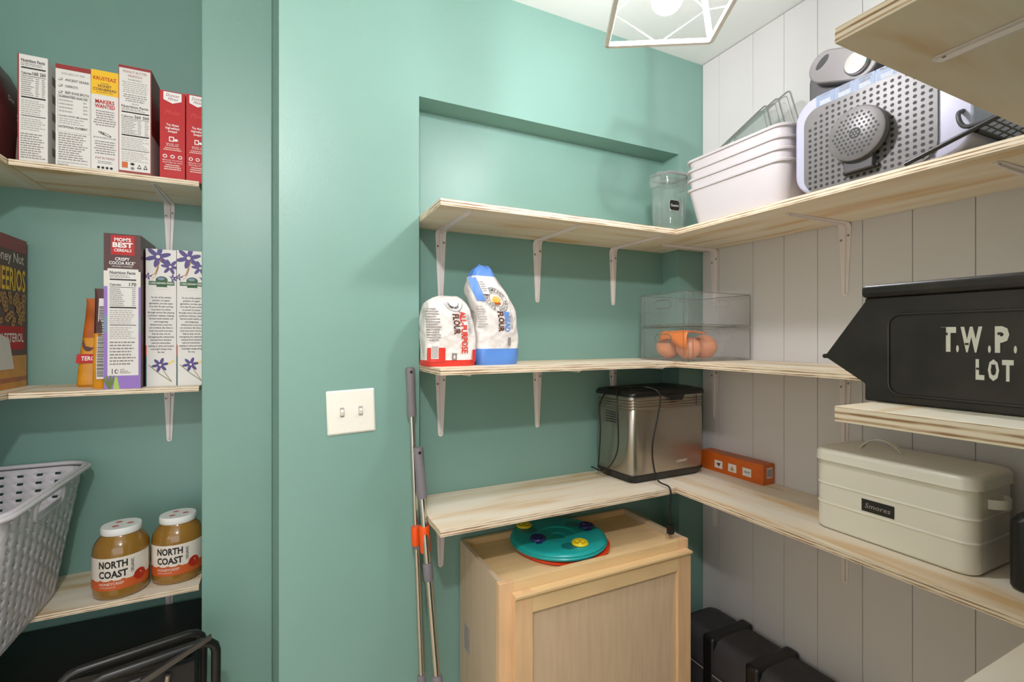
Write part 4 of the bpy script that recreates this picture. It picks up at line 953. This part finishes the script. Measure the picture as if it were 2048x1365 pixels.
# ------------------------------------------------------------------ black stencilled bin
ZC = HM + TH
tb = empty('metal_bin', (0.70, 0.2, ZC), 'worn black metal bin stencilled T.W.P. LOT on the near shelf', 'metal bin')
Z0 = EYE
prof = [(0.3215, ZC + 0.0005), (0.3215, Z0 - 0.053), (0.366, Z0 - 0.024), (0.366, Z0 - 0.021), (0.3215, Z0 + 0.042), (0.3215, Z0 + 0.046), (0.04, Z0 + 0.046), (0.04, ZC + 0.0005)]
m = MB(); m.prism(prof, 0.612, 0.80, 'black_tin', axis='x'); bb = m.build('bin_body', tb, smooth=0, bevel=0.002, seg=3)
m = MB(); m.box(0.607, 0.805, 0.038, 0.3235, Z0 + 0.0458, Z0 + 0.0605, 'black_tin'); m.build('rolled_rim', tb, bevel=0.005, seg=4)
m = MB(); m.tube([(0.611, 0.366, Z0 - 0.0225), (0.80, 0.366, Z0 - 0.0225)], 0.0028, 'black_tin'); m.build('lip_wire', tb)
m = MB(); m.tube([(0.6115, y, z) for y, z in rrect(0.175, Z0 - 0.0185, 0.122, 0.0445, 0.012, 5)], 0.0016, 'black_tin', n=8, closed=True); m.build('pressed_panel', tb)
m = MB(); F = west(0.612, 0, Z0)
def st_text(ch, y, z, h, wd): m.text(lambda u, v, l: (0.612 - l, y - u, z + v), 0, 0, h, ch, 'stencil', w=wd, al='l', bold=0.05, lift=0.0006)
# left to right in the photograph means falling y
for ch, y, wd in (('T', 0.2500, 0.0125), ('.', 0.2375, 0.0022), ('W', 0.2340, 0.0165), ('.', 0.2135, 0.0022), ('P', 0.2085, 0.0100), ('.', 0.1955, 0.0022)): st_text(ch, y, Z0 - 0.0125, 0.0225, wd)
for ch, y, wd in (('L', 0.2225, 0.0065), ('O', 0.2135, 0.0080), ('T', 0.2035, 0.0080)): st_text(ch, y, Z0 - 0.0395, 0.0180, wd)
for (y, z, a, b) in ((0.2480, 0.0078, 0.0052, 0.0060), (0.2455, 0.0040, 0.003, 0.0025), (0.2290, -0.006, 0.003, 0.002), (0.2050, 0.004, 0.003, 0.0025), (0.2200, -0.030, 0.004, 0.002), (0.2095, -0.026, 0.003, 0.0012), (0.2095, -0.034, 0.003, 0.0012)):
    m.rect(lambda u, v, l: (0.612 - l, y - u, Z0 + z + v), -a / 2, -b / 2, a / 2, b / 2, 'black_tin', 0.0012)
m.build('stencil_lettering', bb, smooth=0)

# ------------------------------------------------------------------ cabinet and toy
cb = empty('cabinet', (0.80, 1.2, 0), 'unfinished maple cabinet with a framed door under the lowest shelf', 'cabinet')
cx0, cx1, cy0, cy1, ct = 0.486, 1.103, 1.063, 1.352, EYE - 0.602
m = MB(); m.box(cx0, cx0 + 0.012, cy0 + 0.018, cy1, 0.0, ct, 'maple_side'); m.build('side_panel', cb, smooth=0)
m = MB(); m.box(cx1 - 0.012, cx1, cy0 + 0.018, cy1, 0.0, ct, 'maple_side'); m.build('side_panel', cb, smooth=0)
m = MB(); m.box(cx0 + 0.012, cx1 - 0.012, cy1 - 0.012, cy1, 0.0, ct, 'maple_flat'); m.build('back_panel', cb, smooth=0)
m = MB(); m.box(cx0 + 0.012, cx1 - 0.012, cy0 + 0.018, cy1 - 0.012, ct - 0.028, ct - 0.018, 'maple_flat'); m.build('top_panel', cb, smooth=0)
m = MB(); m.box(cx0 - 0.003, cx0 + 0.037, cy0, cy0 + 0.018, 0.0, ct, 'maple'); m.box(cx1 - 0.037, cx1 + 0.003, cy0, cy0 + 0.018, 0.0, ct, 'maple')
m.box(cx0 + 0.037, cx1 - 0.037, cy0, cy0 + 0.018, ct - 0.04, ct, 'maple_flat'); m.box(cx0 + 0.037, cx1 - 0.037, cy0, cy0 + 0.018, 0.0, 0.05, 'maple_flat'); m.build('face_frame', cb, smooth=0, bevel=0.0006, seg=1)
dr = None
m = MB(); d0, d1, dz0, dz1 = cx0 + 0.030, cx1 - 0.006, 0.03, ct - 0.026; y1 = cy0 - 0.0005; y0 = cy0 - 0.019
m.box(d0, d0 + 0.05, y0, y1, dz0, dz1 - 0.0, 'maple'); m.box(d1 - 0.05, d1, y0, y1, dz0, dz1, 'maple')
m.box(d0 + 0.05, d1 - 0.05, y0, y1, dz1 - 0.052, dz1, 'maple_flat'); m.box(d0 + 0.05, d1 - 0.05, y0, y1, dz0, dz0 + 0.05, 'maple_flat')
m.box(d0 + 0.05, d1 - 0.05, y0 + 0.009, y1, dz0 + 0.05, dz1 - 0.052, 'door_panel')
m.prism([(y0, dz1 - 0.012), (y0 - 0.0, dz1 - 0.014), (y0 - 0.008, dz1 - 0.006), (y0 - 0.008, dz1), (y0, dz1)], d0, d1, 'maple_flat', axis='x')
m.build('door', cb, smooth=0, bevel=0.0012, seg=2)
m = MB(); F = west(cx0, 1.315, 0); m.rect(F, 0.0, 0.50, 0.045, 0.575, 'ink_light', 0.0004); m.lines(F, 0.004, 0.040, 0.57, 0.505, 8, 'ink_grey', 3, lift=0.0008); m.build('shipping_sticker', cb, smooth=0)
ty = empty('puzzle_feeder', (0.755, 1.23, ct - 0.018), 'round teal dog puzzle feeder with yellow and navy sliders on an orange red base', 'pet toy')
tcx, tcy, zt = 0.752, 1.2285, ct - 0.017
KT = 1.10
m = MB(); m.lathe([(r * 1.05, z) for r, z in [(0.001, zt), (0.128, zt), (0.134, zt + 0.004), (0.134, zt + 0.010), (0.12, zt + 0.012), (0.001, zt + 0.012)]], tcx + 0.010, tcy - 0.005, 'toy_red', n=64); m.build('base_tray', ty, smooth=40)
m = MB(); prf = [(0.001, zt + 0.012), (0.120, zt + 0.012), (0.129, zt + 0.015), (0.131, zt + 0.020), (0.128, zt + 0.023), (0.129, zt + 0.027), (0.126, zt + 0.031), (0.118, zt + 0.033), (0.052, zt + 0.033), (0.050, zt + 0.030), (0.022, zt + 0.028), (0.019, zt + 0.024), (0.001, zt + 0.024)]
m.lathe([(r * KT, z) for r, z in prf], tcx, tcy, 'teal', n=72)
for a in (-1.75, 0.5, 2.4): m.ell(topf(tcx, tcy, zt + 0.033), 0.088 * math.cos(a), 0.088 * math.sin(a), 0.025, 0.022, 'teal_dark', 0.0004)
for a in (-1.5, -0.4, 1.0, 2.1): 
    m.tube([(tcx + 0.088 * math.cos(a + t), tcy + 0.088 * math.sin(a + t), zt + 0.0332) for t in [0.08 * q for q in range(8)]], 0.0012, 'teal_dark', n=6)
m.build('disc', ty, smooth=40)
for (x, y), mt, lb in (((0.686, 1.322), 'toy_yellow', 'yellow slider'), ((0.678, 1.220), 'toy_navy', 'navy slider'), ((0.770, 1.140), 'toy_yellow', 'yellow slider'), ((0.858, 1.236), 'toy_navy', 'navy slider')):
    m = MB(); m.lathe([(0.001, zt + 0.033), (0.021, zt + 0.033), (0.024, zt + 0.035), (0.024, zt + 0.038), (0.021, zt + 0.041), (0.014, zt + 0.039), (0.001, zt + 0.0385)], x, y, mt, n=28)
    for k in range(3): a = 2.1 * k; m.lathe([(0.001, zt + 0.039), (0.006, zt + 0.0395), (0.004, zt + 0.042), (0.001, zt + 0.0422)], x + 0.009 * math.cos(a), y + 0.009 * math.sin(a), mt, n=12)
    if mt == 'toy_navy': m.prism([(x - 0.02, y - 0.028), (x - 0.004, y - 0.03), (x, y - 0.016), (x - 0.015, y - 0.012)], zt + 0.0335, zt + 0.037, mt)
    ob = m.build('slider', ty, smooth=45); ob['label'] = lb

# luggage on the floor
lg = empty('soft_case', (1.30, 0.98, 0), 'dark grey soft case with black straps on the floor by the white wall', 'case')
m = MB(); m.rings([rring(1.305, 0.955, 0.085, 0.27, 0.03, 0.0), rring(1.305, 0.955, 0.09, 0.275, 0.035, 0.02), rring(1.305, 0.955, 0.09, 0.275, 0.035, 0.425), rring(1.305, 0.955, 0.075, 0.26, 0.03, 0.452), rring(1.305, 0.955, 0.05, 0.235, 0.03, 0.458)], 'luggage'); m.build('case_body', lg, smooth=50)
for y in (1.085, 0.93):
    m = MB(); m.box(1.210, 1.398, y - 0.022, y + 0.022, 0.02, 0.462, 'black'); m.build('strap', lg, bevel=0.01, seg=3)
m = MB(); m.tube([(1.2135, 0.72, 0.36), (1.2135, 1.19, 0.36)], 0.0035, 'steel_dark', n=8); m.tube([(1.2135, 0.72, 0.35), (1.2135, 1.19, 0.35)], 0.0025, 'ink_grey', n=8); m.build('zip', lg)

# ------------------------------------------------------------------ items on the top white-wall shelf
ZU = HU + TH
# nested white tubs
GN = 'nested white storage tubs'
for k in range(4):
    z = ZU + 0.0005 + 0.0285 * k
    nm = ['lowest and most visible white tub of the nested stack', 'second white tub from the bottom of the nested stack', 'third white tub from the bottom of the nested stack', 'topmost white tub of the nested stack holding clear lids'][k]
    m = MB(); cx, cy = 1.230, 0.9095; H = 0.106
    R_ = lambda t, e, zz: rring(cx, cy, 0.1180 + 0.0165 * t + e, 0.138 + 0.0215 * t + e, 0.035, z + zz, 7)
    # outer wall, lip, inner wall
    m.rings([R_(0, -0.006, 0.0), R_(0.05, 0, 0.004), R_(0.93, 0, H * 0.93), R_(0.95, 0.0035, H * 0.94), R_(1, 0.0040, H * 0.985), R_(1, 0.0028, H), R_(1, -0.001, H), R_(0.93, -0.0018, H * 0.93), R_(0.05, -0.0018, 0.006), R_(0.0, -0.008, 0.005)], 'bin_white')
    o = tag(m.build('storage_tub', smooth=50), nm, 'storage tub', GN)
# clear lids standing in the top tub
zt = ZU + 0.0005 + 0.0285 * 3 + 0.012
for k in range(3):
    T = Matrix.Translation((1.235 + 0.014 * k, 0.955 - 0.030 * k, zt + 0.040)) @ Matrix.Rotation(R(-3 + 2 * k), 4, 'Z') @ Matrix.Rotation(R(-21), 4, 'X') @ Matrix.Rotation(R(12), 4, 'Y')
    hy_, hz = 0.098, 0.095 + 0.008 * k
    m = MB(T); m.prism(rrect(0, hz, hy_, hz, 0.012, 4), -0.0012, 0.0012, 'clear', axis='x')
    m.tube([(0, a, b) for a, b in rrect(0, hz, hy_, hz, 0.012, 4)], 0.0024, 'clear_edge', n=6, closed=True)
    m.tube([(-0.004, a, b) for a, b in rrect(0, hz, hy_ - 0.010, hz - 0.010, 0.012, 4)], 0.0010, 'clear_edge', n=6, closed=True)
    tag(m.build('plastic_lid', smooth=40), ['front clear plastic lid leaning in the top tub', 'middle clear plastic lid leaning in the top tub', 'rearmost clear plastic lid leaning in the top tub'][k], 'tray', 'clear lids in the white tubs')
# cereal keeper
cj = empty('cereal_container', (1.128, 1.172, ZU), 'clear upright cereal container with a black chalk label', 'container')
jx, jy = 1.142, 1.180
m = MB(); JR = lambda e, z: rring(jx, jy, 0.050 + e, 0.044 + e, 0.036, ZU + z, 6)
m.rings([JR(-0.008, 0.001), JR(-0.004, 0.005), JR(0.0, 0.06), JR(0.003, 0.172)], 'clear_jug', cap1=False); m.build('clear_body', cj, smooth=60)
m = MB(); m.rings([JR(0.006, 0.170), JR(0.008, 0.172), JR(0.008, 0.186), JR(0.004, 0.196), JR(-0.006, 0.200)], 'clear_jug'); m.tube([tuple(p) for p in JR(0.004, 0.188)], 0.003, 'appl_grey', n=6, closed=True); m.build('lid', cj, smooth=50)
for sx in (-1, 1):
    m = MB(); m.box(jx + sx * 0.056 - 0.008, jx + sx * 0.056 + 0.008, jy - 0.02, jy + 0.02, ZU + 0.150, ZU + 0.197, 'clear_jug'); m.build('latch', cj, bevel=0.004)
m = MB(); F = front(jx - 0.022, jy - 0.0475, ZU + 0.085); c5, s5 = math.cos(0.0), math.sin(0.0)
pl = [(-0.020, -0.010), (-0.015, -0.0155), (0.015, -0.0155), (0.020, -0.010), (0.020, 0.010), (0.015, 0.0155), (-0.015, 0.0155), (-0.020, 0.010)]
m.poly(F, [(a * 1.09, b * 1.1) for a, b in pl], 'ink_light', 0.0003); m.poly(F, pl, 'chalk', 0.0008); m.text(F, 0, -0.004, 0.008, 'Cheerios', 'white', w=0.032, lift=0.0013, rot=0.05); m.build('chalk_label', cj, smooth=0)

# slush machine lying with its front to the room
sm = empty('slush_machine', (1.24, 0.58, ZU), 'silver grey slush drink machine with perforated front panel', 'slush machine')
FX = 1.118
m = MB(); m.prism(rrect(0.5735, ZU + 0.1145, 0.1655, 0.1125, 0.052, 8), FX, FX + 0.24, 'appl_silver', axis='x'); m.build('shell', sm, smooth=40, bevel=0.006, seg=3)
m = MB(); m.prism(rrect(0.5875, ZU + 0.102, 0.1275, 0.0965, 0.035, 8), FX - 0.004, FX + 0.01, 'appl_grey', axis='x')
FP = west(FX - 0.004, 0, 0)
for i in range(19):
    for j in range(15):
        y = 0.7005 - i * 0.0128 - (0.0 if j % 2 else 0.0); z = ZU + 0.0155 + j * 0.0123
        if (y - 0.590) ** 2 + (z - (EYE + 0.4305)) ** 2 < 0.050 ** 2: continue
        if i + (14 - j) < 3 or (18 - i) + (14 - j) < 2: continue
        m.ell(lambda u, v, l: (FX - 0.004 - l, y - u, z + v), 0, 0, 0.0036, 0.0036, 'ink', 0.0004, n=8)
m.build('perforated_panel', sm, smooth=0)
m = MB(); DC = (0.590, EYE + 0.4305); m.lathe([(0.001, FX - 0.030), (0.052, FX - 0.030), (0.0555, FX - 0.028), (0.0565, FX - 0.018), (0.0555, FX - 0.012), (0.001, FX - 0.012)], DC[0], DC[1], 'appl_grey', n=56, axis='x')
for i in range(-5, 6):
    for j in range(-5, 6):
        y, z = i * 0.0088 + (0.0044 if j % 2 else 0), j * 0.0082
        if y * y + z * z > 0.045 ** 2 or y * y + z * z < 0.012 ** 2: continue
        m.ell(lambda u, v, l: (FX - 0.030 - l, DC[0] + y - u, DC[1] + z + v), 0, 0, 0.0026, 0.0026, 'ink', 0.0004, n=8)
m.ell(lambda u, v, l: (FX - 0.030 - l, DC[0] - u, DC[1] + v), 0, 0, 0.0115, 0.0115, 'ink', 0.0004, n=18)
for q in range(7): a = q * PI / 3; rr = 0 if q == 6 else 0.006; m.ell(lambda u, v, l: (FX - 0.030 - l, DC[0] - rr * math.cos(a) - u, DC[1] + rr * math.sin(a) + v), 0, 0, 0.0018, 0.0018, 'appl_grey', 0.0008, n=8)
m.build('drip_tray_disc', sm, smooth=40)
m = MB(); m.box(FX - 0.020, FX - 0.004, 0.562, 0.618, ZU + 0.022, ZU + 0.052, 'appl_dark'); m.box(FX - 0.012, FX - 0.004, 0.555, 0.625, ZU + 0.022, ZU + 0.030, 'ink'); m.build('tray_foot', sm, bevel=0.002)
m = MB(); F = lambda u, v, l: (FX - 0.0005 - l, 0.688 - u, ZU + 0.200 + v)
for k, t in enumerate((('SLUSH',), ('SPIKED', 'SLUSH'), ('FROZEN', 'JUICE'), ('FRAPPE',), ('SHAKE',))):
    u = 0.041 * k; m.rect(F, u, 0.0, u + 0.0395, 0.0255, 'label_blue', 0.0004)
    for q, ww in enumerate(t): m.text(F, u + 0.02, 0.019 - 0.0065 * q, 0.0045, ww, 'ink_grey', w=0.004 * len(ww), lift=0.0008, bold=0.02)
    m.lines(F, u + 0.006, u + 0.034, 0.011, 0.001, 4, 'white', 5 + k, True, lift=0.0008)
m.build('program_labels', sm, smooth=0)
m = MB(); m.prism(rrect(0.612, ZU + 0.262, 0.116, 0.048, 0.03, 6), FX + 0.035, FX + 0.20, 'appl_dark', axis='x'); m.build('tank_housing', sm, smooth=40, bevel=0.005)
m = MB(); pts = []
P0, P1, rr = (0.676, ZU + 0.292), (0.600, ZU + 0.262), 0.036
an = math.atan2(P1[1] - P0[1], P1[0] - P0[0])
for k in range(13): a = an + PI / 2 + PI * k / 12; pts.append((P0[0] + rr * math.cos(a), P0[1] + rr * math.sin(a)))
for k in range(13): a = an - PI / 2 + PI * k / 12; pts.append((P1[0] + rr * math.cos(a), P1[1] + rr * math.sin(a)))
m.prism(pts, FX + 0.008, FX + 0.034, 'appl_grey', axis='x')
m.ell(lambda u, v, l: (FX + 0.008 - l, 0.680 - u, ZU + 0.303 + v), 0, 0, 0.018, 0.008, 'ink', 0.0006, a=0.7)
la = m.build('lever_arm', sm, smooth=40, bevel=0.004, seg=3)
m = MB(); m.lathe([(0.001, FX - 0.002), (0.022, FX - 0.002), (0.025, FX + 0.002), (0.025, FX + 0.010)], 0.6045, ZU + 0.262, 'chrome', n=36, axis='x'); m.text(lambda u, v, l: (FX - 0.002 - l, 0.6045 - u, ZU + 0.262 + v), 0, -0.004, 0.0085, 'NINJA', 'white', w=0.032, lift=0.0006, rot=0.35, shear=0.2); m.build('lever_knob', la, smooth=40)
m = MB(); m.tube(curve([(1.16, 0.42, ZU + 0.09), (1.105, 0.425, ZU + 0.075), (1.10, 0.415, ZU + 0.045), (1.11, 0.38, ZU + 0.048), (1.13, 0.34, ZU + 0.062)]), 0.0038, 'appl_dark', n=10); m.build('power_cord', sm, smooth=60)
# black wire rack
wr = empty('wire_rack', (1.2, 0.38, ZU), 'black wire rack leaning beside the slush machine', 'rack')
A_, B_, C_, D_ = (1.098, 0.505, ZU + 0.006), (1.105, 0.325, ZU + 0.060), (1.33, 0.325, ZU + 0.060), (1.33, 0.398, ZU + 0.035)
m = MB(); m.tube([A_, B_], 0.0045, 'black'); m.tube([B_, C_], 0.0045, 'black'); m.tube([C_, D_], 0.0045, 'black'); m.tube([D_, (1.108, 0.402, ZU + 0.035)], 0.0045, 'black'); m.build('rack_frame', wr)
m = MB()
for k in range(1, 7):
    t = k / 7; m.tube([(1.106, 0.400 - 0.075 * t, ZU + 0.036 + 0.024 * t), (1.33, 0.398 - 0.073 * t, ZU + 0.035 + 0.025 * t)], 0.0016, 'steel_dark', n=6)
for k in range(1, 9):
    t = k / 9; m.tube([(1.107 + 0.223 * t, 0.400, ZU + 0.037), (1.107 + 0.223 * t, 0.325, ZU + 0.062)], 0.0014, 'steel_dark', n=6)
m.build('rack_wires', wr)
